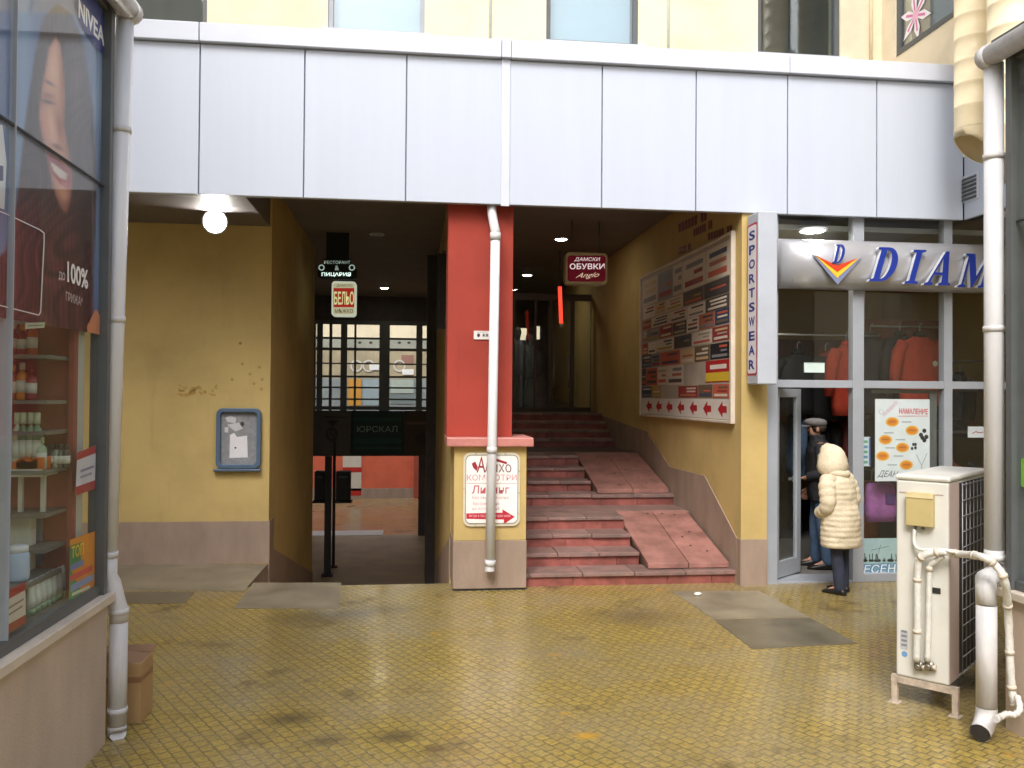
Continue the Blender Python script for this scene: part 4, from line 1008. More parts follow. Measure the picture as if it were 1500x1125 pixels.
def jacket(x, y, z, wd_, h, rot, m, label, collar=None):
    """an empty jacket on a hanger: z is the collar height"""
    j = thing('hanging_jacket', label, 'jacket', (x, y, z), rot, 'jackets hanging in the sports shop')
    t = MB(); R_ = []
    for zz, rx, ry in ((0, .07, .05), (-.03, .12, .06), (-.07, wd_*.42, .075), (-.14, wd_*.5, .09), (-.3, wd_*.47, .11), (-.5, wd_*.48, .12), (-h*.85, wd_*.5, .12), (-h, wd_*.47, .11)):
        R_.append([(rx*math.cos(a)*(1+.03*math.sin(5*a+zz*20)), ry*math.sin(a)*(1+.12*math.sin(7*a+zz*30)), zz) for a in [2*PI*k/28 for k in range(28)]])
    t.rings(R_); t.build('body', m, j, local=True)
    for s in (-1, 1):
        t = MB(); t.tube([(s*wd_*.40, 0, -.08), (s*wd_*.53, .01, -.2), (s*wd_*.60, .02, -.42), (s*wd_*.60, .04, -.62)], [.07, .075, .065, .055], 12); t.build('sleeve', m, j, local=True)
    t = MB(); t.rings([[(r*math.cos(a), r*.75*math.sin(a), zz) for a in [2*PI*k/16 for k in range(16)]] for zz, r in ((-.02, .085), (.03, .075), (.05, .06))]); t.build('collar', collar or m, j, local=True)
    t = MB(); t.tube([(0, 0, .04), (0, 0, .12), (.025, 0, .15), (.04, 0, .13)], .006, 6); t.build('hanger', M['steel'], j, local=True)
    return j
def jat(px, py, Y): return aY(px, py, Y)
p = jat(1347, 492, 9.3); jr = jacket(p.x, p.y, p.z, .52, .82, .1, M['redcloth'], 'red fleece jacket with pale badge hanging in the middle shop pane', M['jacket'])
t = MB(); pr = None
t.lathe((.11, -.125, -.33), [(.035, 0), (.03, .006)], 14, 0, (0, -1, 0)); t.build('badge', paper('c9c6bd'), jr, local=True)
p = jat(1318, 490, 9.6); jacket(p.x, p.y, p.z, .46, .9, .5, M['jacket'], 'black jacket hanging half hidden behind the red fleece')
p = jat(1275, 492, 9.7); jacket(p.x, p.y, p.z, .46, .95, -.3, M['jacket'], 'black jacket hanging just right of the first glazing post')
p = jat(1168, 518, 9.9); jacket(p.x, p.y, p.z, .55, .75, .2, M['jacket'], 'black jacket hanging leftmost above the open door')
p = jat(1209, 520, 9.9); jacket(p.x, p.y, p.z, .45, .8, -.2, M['jacket'], 'black jacket hanging above the open door, behind the white card', M['redcloth'])
p = jat(1240, 505, 9.6); jacket(p.x, p.y, p.z, .5, .85, .5, M['redcloth'], 'red jacket hanging left of the first glazing post')
rng = random.Random(21)
for i in range(11):
    m_ = [M['jacket'], M['redcloth'], M['jacket'], M['jeans2'], M['jacket'], paper('6a2a2a')][i % 6]
    x = 3.85+i*.33+rng.uniform(-.05, .05)
    jacket(x, 10.25+rng.uniform(-.06, .06), 1.72+(.55 if i > 6 else 0)-(.0 if i % 2 else .06), .42, .8, PI/2+rng.uniform(-.4, .4), m_, 'garment packed side by side on the rear rail of the sports shop')
rr2 = thing('clothes_rail', 'low steel rail carrying the packed garments at the rear of the shop', 'rail', (5.4, 10.25, .01))
t = MB(); t.tube([(3.72, 10.25, 1.86), (6.1, 10.25, 1.86)], .014, 8); t.build('bar', M['steel'], rr2)
for x in (3.72, 6.1): t = MB(); t.tube([(x, 10.25, .012), (x, 10.25, 1.86)], .014, 8); t.build('upright', M['steel'], rr2)
rr2 = thing('clothes_rail', 'higher steel rail at the rear right of the shop', 'rail', (6.7, 10.25, 2.4))
t = MB(); t.tube([(6.15, 10.25, 2.4), (7.49, 10.25, 2.4)], .014, 8); t.build('bar', M['steel'], rr2)
t = MB(); t.tube([(6.15, 10.25, .012), (6.15, 10.25, 2.41)], .014, 8); t.build('upright', M['steel'], rr2)
# hanging rails
rl = thing('clothes_rail', 'steel clothes rail across the sports shop window', 'rail', (4.8, 9.6, 2.6))
t = MB(); t.tube([(3.7, 9.62, 2.66), (5.6, 9.62, 2.66)], .014, 8); t.build('bar', M['steel'], rl)
t = MB()
t.tube([(3.9, 9.62, 2.665), (3.9, 9.62, 3.66)], .008, 6); t.build('hanger_rod', M['steel'], rl)
t = MB(); t.tube([(5.4, 9.62, 2.665), (5.4, 9.62, 3.66)], .008, 6); t.build('hanger_rod', M['steel'], rl)

# window posters and cards
YPp = GS+.02
pst = thing('sale_poster', 'white sale poster with orange ovals and red headline in the shop window', 'poster', aY(1322, 705, YPp))
p0, p1 = aY(1282, 705, YPp), aY(1362, 585, YPp); t = MB(); t.box(p0.x, p1.x, YPp+.001, YPp+.006, p0.z, p1.z); t.build('sheet', paper('dbe3ec'), pst)
t = MB(); t.box(p1.x+.005, p1.x+.08, YPp+.001, YPp+.03, p0.z-.1, p1.z+.06); t.box(p0.x-.04, p1.x+.08, YPp+.001, YPp+.03, p1.z+.061, p1.z+.10); t.build('display_frame', M['dkframe'], pst)
pr = Print(lambda a, b: aY(a, b, YPp), (0, -1, 0), .0008)
pr.quadtext('НАМАЛЕНИЕ', (1317, 606), (1359, 607), (1359, 599), (1317, 598), 'c8283c', 1, 0, .02); pr.rect(1315, 609, 1359, 610, 'd9909a', 1)
pr.quadtext('Разпродажба', (1296, 612), (1316, 592), (1312, 586), (1291, 605), 'd9a6bd', 1, .3)
for cx, cy in ((1307, 618), (1336, 630.5), (1297, 644), (1322, 655.5), (1293, 668), (1327.5, 681)):
    pr.ell(cx, cy, 9.6, 7, 'e9b03a', 1); pr.ell(cx, cy, 7.4, 4.9, 'd8842a', 2); pr.rect(cx-5, cy-1, cx+5, cy+.6, 'b5641c', 3)
for x0, y in ((1321, 618), (1295, 634), (1312, 644), (1297, 656), (1309, 668), (1300, 681)): pr.rect(x0, y-1, x0+14, y+1, 'a9b3bf', 1)
for x, y in ((1354, 631), (1349, 637), (1354, 645), (1357, 640), (1351, 641)): pr.ell(x, y, 3, 3.2, '22222a', 1)
for x, y in ((1338, 651), (1341, 656), (1336, 657), (1341, 651)): pr.ell(x, y, 2, 2.4, '3a3a42', 1)
pr.ell(1291, 603, 4, 4, 'bcc6d4', 1); pr.ell(1291, 603, 3, 3, 'dbe3ec', 2); pr.line([(1342, 665), (1350, 682), (1358, 664)], .8, '8a94a2', 1); pr.line([(1350, 682), (1350, 692)], .9, '8a94a2', 1)
pr.quadtext('ДЕАН', (1285, 700), (1313, 701), (1316, 690), (1288, 689), '3a4250', 1, .2); pr.build('printing', pst)

ps2 = thing('autumn_poster', 'pale blue poster with bare trees and thick white letters low in the shop window', 'poster', aY(1286, 857, YPp))
p0, p1 = aY(1262.5, 857, YPp), aY(1332, 788, YPp); t = MB(); t.box(p0.x, p1.x, YPp+.001, YPp+.006, p0.z, p1.z); t.build('sheet', paper('a9c4cd'), ps2)
pr = Print(lambda a, b: aY(a, b, YPp), (0, -1, 0), .0008)
pr.poly([(1263, 845), (1331, 843), (1331, 856.5), (1263, 856.5)], '4d88b5', 1); pr.poly([(1263, 826), (1331, 824), (1331, 843), (1263, 845)], '7fa9c4', 1)
rng = random.Random(5)
for k in range(22):
    x = 1264+rng.random()*66; h = 4+rng.random()*9; pr.line([(x, 823), (x+rng.uniform(-1.5, 1.5), 823-h)], 1.1, '3c4a4e', 2); pr.ell(x, 821, 2.5, 2, '4a5a5c', 2, 8)
pr.line([(1285, 815), (1290, 798)], .8, '77888c', 2); pr.line([(1276, 806), (1302, 800)], .8, '77888c', 2)
pr.quadtext('ЕСЕН', (1263.5, 841), (1313, 839.5), (1313, 825), (1265, 826.5), '3f7fc0', 3, .1, .06); pr.quadtext('ЕСЕН', (1264.5, 840), (1312, 838.5), (1312, 826), (1266, 827.5), 'eef3f6', 4, .1, .01)
pr.rect(1273, 849, 1300, 851, 'b8d2e0', 2); pr.build('printing', ps2)
for (a, b, y0, y1, lb, nm, cc) in ((1178, 1208, 545.5, 531.5, 'blank white card standing in the pane above the shop door', 'card', 'e2efef'), (1418, 1450, 641, 625, 'white card with red scribble in the right-hand shop pane', 'card', 'd5d9e2'), (1262.5, 1275, 683, 640, 'slim white and blue notice beside the glazing post', 'notice', 'c8d4de')):
    p0, p1 = aY(a, y0, YPp), aY(b, y1, YPp); c_ = thing('window_'+nm, lb, nm, (p0.x, YPp, p0.z)); t = MB(); t.box(p0.x, p1.x, YPp+.001, YPp+.005, p0.z, p1.z); t.build('sheet', paper(cc), c_)
    pr = Print(lambda x, y: aY(x, y, YPp), (0, -1, 0), .0008)
    if nm == 'notice':
        pr.rect(1272.6, 641, 1274.8, 682, '3a6fb5', 1)
        for k in range(5): pr.rect(1264.5, 645+k*7.5, 1271, 649+k*7.5, '5b8fb0' if k % 2 else '6aa08a', 1)
    elif 'red' in lb: pr.line([(1424, 635), (1430, 632), (1433, 634), (1440, 633)], 1.3, 'a03a40', 1); pr.line([(1441, 634), (1447, 631)], 1, '55555f', 1)
    else: pr.rect(1178.5, 531.8, 1207.5, 532.4, 'c3d2d4', 1)
    pr.build('printing', c_)
bg2 = thing('purple_bag', 'purple fabric bag hanging below the sale poster in the shop window', 'bag', aY(1287, 765, GS+.25))
p = aY(1289, 735, GS+.25); t = MB()
t.rings([[(p.x+sx*math.copysign(abs(math.cos(a))**.5, math.cos(a)), p.y+.07*kk*math.copysign(abs(math.sin(a))**.7, math.sin(a)), p.z+zz) for a in [2*PI*k/24 for k in range(24)]] for zz, sx, kk in ((-.215, .13, .4), (-.205, .16, .8), (-.1, .17, 1.1), (0, .165, 1.1), (.12, .16, .9), (.19, .15, .5), (.205, .12, .2))]); t.build('body', M['purple'], bg2)
t = MB(); t.tube([(p.x-.1, p.y, p.z+.19), (p.x-.09, p.y, p.z+.34), (p.x, p.y, p.z+.4), (p.x+.09, p.y, p.z+.34), (p.x+.1, p.y, p.z+.19)], .01, 8); t.build('strap', M['shopdark'], bg2)
t = MB(); t.box(p.x+.02, p.x+.12, p.y-.085, p.y-.075, p.z-.02, p.z+.1); t.build('patch', paper('4a2a6a'), bg2)

# ------------------------------------------------------------------ silver shop sign with raised letters
sg = thing('silver_shop_sign', 'curved silver shop sign with raised blue serif letters and a chevron emblem', 'sign', aY(1300, 425, F-.1))
zA, zB_ = aY(1300, 425, F-.06).z, aY(1300, 352, F-.06).z
prof = []
for k in range(13):
    a = PI*k/12; prof.append((F+.03-.16*math.sin(a)**.8, (zA+zB_)/2-math.cos(a)*(zB_-zA)/2))
xs0, xs1 = aY(1139, 390, F).x, 6.9
t = MB(); t.rings([[(x, y, z) for y, z in prof]+[(x, F+.035, zB_-.002), (x, F+.035, zA+.002)] for x in [xs0+(xs1-xs0)*i/6 for i in range(7)]]); t.build('panel', M['signsilver'], sg)
ys = F-.15
def letters(contours, org, sx, sz, shear, dep, m, m_side, parent, name):
    v, f = curve_mesh(contours, dep)
    t = MB(); V_ = [(org[0]+(x+shear*y)*sx, ys-.012-zz, org[2]+y*sz) for x, y, zz in v]
    for fc in f:
        zs_ = [v[i][2] for i in fc]
        t.mesh([V_[i] for i in fc], [tuple(range(len(fc)))], 0 if min(zs_) > dep/2-1e-5 else 1)
    return t.build(name, [m, m_side], parent)
def arc(cx, cy, rx, ry, a0, a1, n=14): return [(cx+rx*math.cos(math.radians(a0+(a1-a0)*i/n)), cy+ry*math.sin(math.radians(a0+(a1-a0)*i/n))) for i in range(n+1)]
LD = [[(0, 0)]+arc(.40, .5, .46, .5, -90, 90)+[(0, 1), (0, .945), (.13, .91), (.13, .09), (0, .055)], [(.35, .075)]+arc(.38, .5, .24, .425, -90, 90)[1:-1]+[(.35, .925)]]
LI = [[(0, 0), (.5, 0), (.5, .055), (.36, .09), (.36, .91), (.5, .945), (.5, 1), (0, 1), (0, .945), (.14, .91), (.14, .09), (0, .055)]]
LA = [[(-.06, 0), (.27, 0), (.27, .055), (.17, .09), (.235, .30), (.56, .30), (.60, .09), (.50, .055), (.50, 0), (.96, 0), (.96, .055), (.86, .09), (.60, 1), (.46, 1), (.07, .09), (-.06, .055)], [(.26, .38), (.54, .38), (.44, .78)]]
LM = [[(0, 0), (.3, 0), (.3, .055), (.2, .09), (.2, .76), (.52, 0), (.58, 0), (.9, .78), (.9, .09), (.8, .055), (.8, 0), (1.25, 0), (1.25, .055), (1.13, .09), (1.13, .91), (1.25, .945), (1.25, 1), (.92, 1), (.63, .34), (.36, 1), (0, 1), (0, .945), (.12, .91), (.12, .09), (0, .055)]]
zl0, zl1 = aY(1300, 414.5, ys).z, aY(1300, 364.5, ys).z; hh_ = zl1-zl0
for C_, px, kx in ((LD, 1270, .84), (LI, 1322, .80), (LA, 1352, .80), (LM, 1399, .80)):
    letters(C_, (aY(px, 414, ys).x, 0, zl0-(px-1300)*.0003), hh_*kx, hh_, .36, .05, M['blue'], M['lettergrey'], sg, 'letter')
zd0, zd1 = aY(1225, 386, ys).z, aY(1225, 358.5, ys).z
letters(LD, (aY(1217, 386, ys).x, 0, zd0), (zd1-zd0)*.68, zd1-zd0, .34, .03, M['blue'], M['lettergrey'], sg, 'small_letter')
pr = None
def chev(pts, m, dy, nm):
    t = MB(); t.prism([aY(x, y, ys-dy) for x, y in pts], (0, .018, 0)); t.build(nm, m, sg)
chev([(1190, 372.5), (1226.5, 400), (1263, 376), (1227, 417)], paper('7c86a8', .35), .006, 'chevron')
chev([(1194, 374), (1226.5, 396), (1259, 377.5), (1226.7, 407)], paper('f2c33a', .35), .010, 'chevron')
chev([(1196, 374.5), (1226.5, 389), (1256, 378), (1226.6, 398)], paper('d8431f', .35), .014, 'chevron')

# ------------------------------------------------------------------ vertical blade sign
vs_y0, vs_y1 = F-.32, F-.042
b0, b1 = aY(1110.5, 430, vs_y0), aY(1139, 430, vs_y0)
vz0, vz1 = aY(1125, 563, vs_y0).z, aY(1125, 309, vs_y0).z
vsn = thing('sportswear_blade_sign', 'tall grey blade sign with blue letters stacked on a white red-edged strip', 'sign', (b0.x, vs_y0, vz0))
t = MB(); t.box(b0.x, b1.x, vs_y0, vs_y1, vz0, vz1); t.build('box', M['bladebox'], vsn, bevel=.012)
t = MB(); t.box(b0.x+.02, b1.x-.02, vs_y1+.001, F-.013, vz0+.1, vz0+.2); t.build('bracket', M['alu'], vsn)
pr = Print(lambda a, b: (b0.x-.001, vs_y1-a, b), (-1, 0, 0), .0012)
D_ = vs_y1-vs_y0; sz0, sz1 = vz0+.09, vz1-.10
pr.rrect(.015, sz0, D_-.02, sz1, .03, 'b8344e', 1); pr.rrect(.03, sz0+.02, D_-.036, sz1-.02, .025, 'ece9f0', 2)
n = 10; stp = (sz1-sz0-.08)/n
for i, ch in enumerate('SPORTSWEAR'):
    z = sz1-.05-(i+1)*stp; pr.quadtext(ch, (.06, z+.03), (D_-.07, z+.03), (D_-.07, z+stp-.02), (.06, z+stp-.02), '2b3f8c', 3, 0, .03)
pr.build('lettering', vsn)
# ================================================================== kiosks on both sides
def kiosk(sgn, XK, yc, y_end, label, zsill, ztr, ymull, zroof, xdeep):
    """sgn -1: left kiosk (its glazed wall faces +x); +1: right kiosk (faces -x)"""
    o = sgn                                     # outward direction of the interior
    k = thing('kiosk', label, 'kiosk', (XK, yc, 0))
    def bx(mb, d0, d1, y0, y1, z0, z1): mb.box(XK+o*d0, XK+o*d1, y0, y1, z0, z1)
    t = MB(); bx(t, 0, .2, y_end, yc, -.05, zsill-.05); bx(t, .2, xdeep, yc-.2, yc, -.05, zsill-.05); t.build('base_wall', M['kbase'], k)
    t = MB(); bx(t, -.035, .2, y_end, yc+.03, zsill-.049, zsill); bx(t, .2, xdeep, yc-.2, yc+.03, zsill-.049, zsill); t.build('sill', M['ledge'], k, bevel=.006)
    t = MB(); bx(t, .02, .09, y_end, yc-.051, zsill+.001, zsill+.055); bx(t, .02, .09, y_end, yc-.051, zroof-.045, zroof-.002); bx(t, .0, .09, yc-.05, yc-.0, zsill+.001, zroof-.002); t.build('frame', M['dkframe'], k, bevel=.004)
    ys_ = [yc-.051] + list(ymull) + [y_end]
    for i in range(len(ys_)-1):
        for z0, z1 in ((zsill+.056, ztr-.006), (ztr+.006, zroof-.046)):
            t = MB(); bx(t, .03, .042, ys_[i+1]+.004, ys_[i]-.004, z0, z1); t.build('pane', M['kglass'], k)
        t = MB(); bx(t, .026, .046, ys_[i+1]+.004, ys_[i]-.004, ztr-.0055, ztr+.0055); t.build('joint', M['seam'], k)
        if i: t = MB(); bx(t, .022, .085, ys_[i]-.0035, ys_[i]+.0035, zsill+.056, zroof-.046); t.build('mullion', M['alu'], k)
    t = MB(); bx(t, -.05, xdeep, y_end, yc+.05, zroof, zroof+.1); t.build('roof', M['asph'], k)
    t = MB(); bx(t, .1, xdeep-.1, y_end, yc-.2, zroof-.04, zroof-.001); t.build('ceiling', mat('kiosk_ceiling', (.6, .6, .57), .7, .08, 3), k)
    t = MB(); bx(t, xdeep-.1, xdeep, y_end, yc, -.05, zroof-.001); bx(t, .2, xdeep-.1, yc-.1, yc-.001, zsill+.001, zroof-.001); bx(t, .0, xdeep, y_end-.1, y_end-.001, -.05, zsill); t.build('inner_wall', M['kint'], k)
    t = MB(); bx(t, .045, xdeep-.1, y_end-.06, y_end-.05, zsill, zroof-.001); t.build('pane', M['kglass'], k)  # unseen rear end, glazed to let daylight into the kiosk
    t = MB(); bx(t, .2, xdeep-.1, y_end, yc-.2, .3, .36); t.build('floor', M['shopfloor'], k)
    t = MB(); bx(t, .092, .14, yc-.22, yc-.12, zsill+.001, zroof-.041); t.build('corner_post', mat('pale_green_post', (.50, .55, .50), .5, .06, 3), k)
    return k
XL, YL = -1.641, 4.83
ymL = aX(19, 300, XL-.03).y
zr_ = 4.02
kl = kiosk(-1, XL, YL, .6, 'glazed kiosk with the hair advert and bottles inside, beige base', .813, 3.02, [ymL, ymL-1.5], zr_, 2.4)
pR = aZ(1500, 1082, 0); XKR = pR.x; YKR = aX(1473, 850, XKR).y
zsR, ztR = aX(1487, 866, XKR).z, aX(1490, 322, XKR).z
zr_ = 3.92
kr = kiosk(1, XKR, YKR, .6, 'glazed kiosk with empty dim window beside the air conditioner, beige base', zsR, ztR, [YKR-1.5, YKR-3.0], zr_, 2.6)

def gutter(XK, o, yc, label, zr_):
    g_ = thing('gutter', label, 'gutter', (XK, yc, zr_))
    t = MB(); x = XK-o*.04; z = zr_+.02
    t.tube([(x, .6, z), (x, yc+.06, z)], .062, 14); t.build('trough', M['pvc_dirty'], g_)
    for y in (1.4, 2.5, 3.6, yc-.35):
        t = MB(); t.tube([(x, y, z), (x, y+.03, z)], .068, 14); t.build('bracket', M['brass'], g_)
    t = MB(); t.tube([(x, yc+.061, z), (x, yc+.12, z)], .07, 14); t.build('end_cap', M['pvc_dirty'], g_)
gutter(XL, -1, YL, 'dirty round gutter above the kiosk with the hair advert', 4.02)
gutter(XKR, 1, YKR, 'dirty round gutter above the kiosk by the air conditioner', 3.92)

# left downpipe
yq = YL+.085
ld = thing('downpipe', 'grey white downpipe with kinked foot at the corner of the hair advert kiosk', 'downpipe', aY(172, 1085, yq))
pts = [aY(183, 36, yq), aY(158.5, 815, yq)]; xu = (pts[0].x+pts[1].x)/2
ztop_ = aY(183, 40, yq).z; zel = aY(158, 838, yq).z; zlo = aY(172, 900, yq+.0).z; zft = aY(172, 1062, yq).z
xl_ = aY(173, 980, yq).x
t = MB(); lean_ = lambda z: pts[1].x+(pts[0].x-pts[1].x)*(z-pts[1].z)/(pts[0].z-pts[1].z)
t.tube([(lean_(4.0), yq, 4.0), (lean_(zel), yq, zel)], .047, 16); t.build('pipe', M['pvc'], ld); xu = lean_(zel)
t = MB(); t.tube([(xu, yq, zel+.1), (xu, yq, zel-.02), (xu+.02, yq, zel-.06), (xl_-.015, yq, zlo+.07), (xl_, yq, zlo+.02), (xl_, yq, zlo-.04)], .0495, 16); t.build('elbow', M['pvc_dirty'], ld)
t = MB(); t.tube([(xl_, yq, zlo-.041), (xl_, yq, zft)], .048, 16); t.build('lower_pipe', M['pvc_dirty'], ld)
t = MB(); t.tube([(xl_, yq, zft-.001), (xl_, yq, zft-.05), (xl_+.01, yq-.02, .03)], [.049, .049, .044], 16); t.build('foot', M['pvc_dirty'], ld)
for py in (190, 468, 812):
    z = aY(165, py, yq).z; xu = lean_(z); t = MB(); t.tube([(xu, yq, z-.016), (xu, yq, z+.016)], .052, 16); t.box(xu-.065, xu-.045, yq-.02, yq+.02, z-.014, z+.014); t.build('clamp', M['pvc_dirty'], ld)
for py in (895, 1040):
    z = aY(172, py, yq).z; t = MB(); t.tube([(xl_, yq, z-.016), (xl_, yq, z+.016)], .053, 16); t.build('clamp', M['pvc_dirty'], ld)

# right downpipe
yq = YKR+.09
rd_ = thing('downpipe', 'grey white downpipe with bent foot at the kiosk corner behind the white hose', 'downpipe', aY(1440, 1062, yq))
xu = (aY(1456, 130, yq).x+aY(1456, 780, yq).x)/2; zel = aY(1456, 835, yq).z
t = MB(); t.tube([(xu, yq, zr_-.02), (xu, yq, zel)], .054, 16); t.build('pipe', M['pvc'], rd_)
q = aY(1446, 870, yq-.2); ql = aY(1444, 1035, yq-.2); xq = (q.x+ql.x)/2; yq2 = yq-.2
t = MB(); t.tube([(xu, yq, zel+.12), (xu, yq, zel+.02), (xu-.005, yq-.03, zel-.01), (xq+.03, yq2+.05, q.z+.07), (xq+.005, yq2+.01, q.z+.04), (xq, yq2, q.z-.06)], .055, 16); t.build('elbow', M['pvc_dirty'], rd_)
t = MB(); t.tube([(xq, yq2, q.z-.061), (xq, yq2, ql.z)], .0545, 16); t.build('lower_pipe', M['pvc_dirty'], rd_)
t = MB(); t.tube([(xq, yq2, ql.z-.001), (xq, yq2, ql.z-.05), (xq-.04, yq2-.03, .075), (xq-.09, yq2-.07, .055)], [.056, .057, .055, .054], 16, cap=False); t.tube([(xq-.088, yq2-.068, .056), (xq-.091, yq2-.071, .055)], .049, 16, 1); t.build('foot', [M['pvc_dirty'], M['black']], rd_)
for py in (230, 482, 816):
    z = aY(1456, py, yq).z; t = MB(); t.tube([(xu, yq, z-.016), (xu, yq, z+.016)], .06, 16); t.build('clamp', M['pvc_dirty'], rd_)

# ------------------------------------------------------------------ advert and goods in the left kiosk window
XPz = XL-.048
ad = thing('hair_advert', 'large window advert of a laughing woman with long dark hair', 'advert', aX(90, 470, XPz))
pr = Print(lambda a, b: aX(a, b, XPz), (1, 0, 0), .0007)
def Z(pts, k=2.344): return [(x/k, y/k) for x, y in pts]
# the portrait: a fine sheet with the printed colours at its points (hair, face, blue backdrop)
def sdist(poly, x, y):
    ins = False; d2 = 1e9; n = len(poly); j = n-1
    for i in range(n):
        xi, yi = poly[i]; xj, yj = poly[j]
        if (yi > y) != (yj > y) and x < (xj-xi)*(y-yi)/(yj-yi)+xi: ins = not ins
        ex, ey = xj-xi, yj-yi; q = max(0, min(1, ((x-xi)*ex+(y-yi)*ey)/(ex*ex+ey*ey))); dx, dy = xi+ex*q-x, yi+ey*q-y
        d2 = min(d2, dx*dx+dy*dy); j = i
    d = math.sqrt(d2); return d if ins else -d
def sst(e0, e1, v): q = max(0, min(1, (v-e0)/(e1-e0))); return q*q*(3-2*q)
def lp(c, d, q): return tuple(a*(1-q)+b*q for a, b in zip(c, d))
def ga(x, y, cx, cy, rx, ry, rot=0):
    dx, dy = x-cx, y-cy; c, s_ = math.cos(rot), math.sin(rot); u, v = (dx*c+dy*s_)/rx, (-dx*s_+dy*c)/ry; return math.exp(-(u*u+v*v))
HAIR = [(120, 190), (150, 60), (198, 12), (248, 50), (290, 160), (318, 380), (332, 640), (320, 900), (318, 1200), (-160, 1200), (-100, 980), (20, 860), (56, 700), (88, 420)]
FACE = [(154, 240), (166, 165), (190, 124), (208, 150), (218, 220), (224, 330), (220, 430), (238, 520), (250, 600), (246, 680), (228, 735), (208, 715), (190, 670), (176, 620), (158, 530), (140, 460), (133, 400), (140, 320)]
LIPS = [(158, 528), (178, 534), (206, 556), (240, 588), (246, 622), (236, 650), (206, 632), (180, 598)]
TEETH = [(170, 550), (200, 572), (234, 598), (228, 620), (204, 611), (182, 586)]
def pcol(x, y):
    c = lp((.33, .43, .62), (.50, .63, .79), ga(x, 0, 70, 0, 45, 1)); c = lp(c, (.62, .74, .86), .8*ga(x, y, 345, 330, 30, 190)); c = lp(c, (.28, .37, .58), .7*ga(x, y, 20, 200, 40, 260)); c = lp(c, (.45, .55, .70), sst(500, 900, y)*.6)
    h = sst(-7, 7, sdist(HAIR, x, y))
    if h > 0:
        w = x+14*math.sin(y*.006+x*.012)+6*math.sin(y*.017); st = .5+.28*math.sin(w*.42)+.22*math.sin(w*.97+1.3)+.15*math.sin(w*1.9)
        hc_ = lp((.15, .10, .11), (.33, .24, .23), st*.8); hc_ = lp(hc_, lp((.18, .07, .08), (.48, .22, .22), st), sst(560, 800, y)*.85)
        hc_ = lp(hc_, (.52, .43, .42), .45*ga(x, y, 262, 300, 22, 150)*st); hc_ = lp(hc_, (.42, .30, .25), .5*ga(x, y, 165, 90, 40, 60)*st)
        hc_ = lp(hc_, (.62, .34, .32), .35*ga(x, y, 190, 950, 50, 170)*st); hc_ = lp(hc_, (.09, .06, .07), .6*ga(x, y, 290, 760, 30, 160))
        c = lp(c, hc_, h)
    fd = sdist(FACE, x, y); f = sst(-5, 6, fd)
    if f > 0:
        k = (.84, .62, .51); k = lp(k, (.93, .75, .65), .8*ga(x, y, 184, 235, 22, 70)); k = lp(k, (.66, .42, .34), .75*sst(200, 245, x+ (y-400)*-.05)); k = lp(k, (.88, .60, .53), .7*ga(x, y, 158, 440, 20, 40))
        k = lp(k, (.60, .38, .31), .6*sst(22, 2, fd)*(.4+.6*sst(300, 600, y))); k = lp(k, (.62, .40, .33), .7*ga(x, y, 160, 340, 26, 24)); k = lp(k, (.95, .78, .69), .7*ga(x, y, 176, 430, 8, 55, -.12))
        k = lp(k, (.55, .33, .28), .55*ga(x, y, 202, 430, 9, 60, -.15)); k = lp(k, (.42, .22, .2), .8*ga(x, y, 196, 504, 20, 8, .5)); k = lp(k, (.90, .70, .61), .6*ga(x, y, 182, 478, 12, 14))
        k = lp(k, (.20, .12, .11), .9*ga(x, y, 163, 350, 21, 5, .25)); k = lp(k, (.25, .15, .13), .7*ga(x, y, 168, 284, 20, 5, .55)+.0); k = lp(k, (.5, .3, .26), .5*ga(x, y, 163, 326, 20, 5, .3))
        k = lp(k, (.52, .30, .26), .8*sst(655, 740, y)); k = lp(k, (.88, .66, .57), .6*ga(x, y, 222, 672, 14, 14)); k = lp(k, (.6, .36, .31), .6*ga(x, y, 150, 560, 16, 40))
        c = lp(c, k, f)
    l_ = sst(-3, 4, sdist(LIPS, x, y)) if 140 < x < 265 and 500 < y < 680 else 0
    if l_ > 0:
        c = lp(c, lp((.66, .27, .31), (.80, .45, .46), ga(x, y, 222, 632, 16, 8, .5)), l_); te = sst(-2, 4, sdist(TEETH, x, y))
        c = lp(c, lp((.93, .90, .87), (.70, .62, .60), .5*ga(x, y, 230, 612, 14, 20)), te)
    return c
NX, NY = 76, 250; xs_ = [-140+(365+140)*i/NX for i in range(NX+1)]; ys2 = [-140+(1290)*i/NY for i in range(NY+1)]
gv = []; gc = []
for yy in ys2:
    for xx in xs_:
        yb_ = min(yy, 1152-(365-xx)*.17*1.0); gv.append(tuple(Vector(aX(xx/2.344, yb_/2.344, XPz)))); gc.append(lin(pcol(xx, yy)))
gf = [(j*(NX+1)+i, j*(NX+1)+i+1, (j+1)*(NX+1)+i+1, (j+1)*(NX+1)+i) for j in range(NY) for i in range(NX)]
pm_, pnt, pb = new_mat('printed_portrait'); vc = N(pnt, 'ShaderNodeVertexColor', layer_name='ink'); pnt.links.new(vc.outputs[0], pb.inputs['Base Color']); pb.inputs['Roughness'].default_value = .5
me = bpy.data.meshes.new('portrait'); bs_ = BASE[ad.name]; me.from_pydata([tuple(Vector(v)-bs_) for v in gv], [], gf); me.materials.append(pm_)
at_ = me.color_attributes.new('ink', 'FLOAT_COLOR', 'POINT')
for i, c in enumerate(gc): at_.data[i].color = (*c, 1)
po_ = bpy.data.objects.new('portrait', me); COL.objects.link(po_); po_.parent = ad; BASE[po_.name] = bs_
pr.poly(Z([(262, -40), (310, -40), (364, 80), (362, 196), (326, 166), (278, 92), (252, 20)]), '26357f', 9)
pr.quadtext('NIVEA', (113, 25), (151, 69), (151, 43), (113, -3), 'f2f3f7', 10, 0, .03)
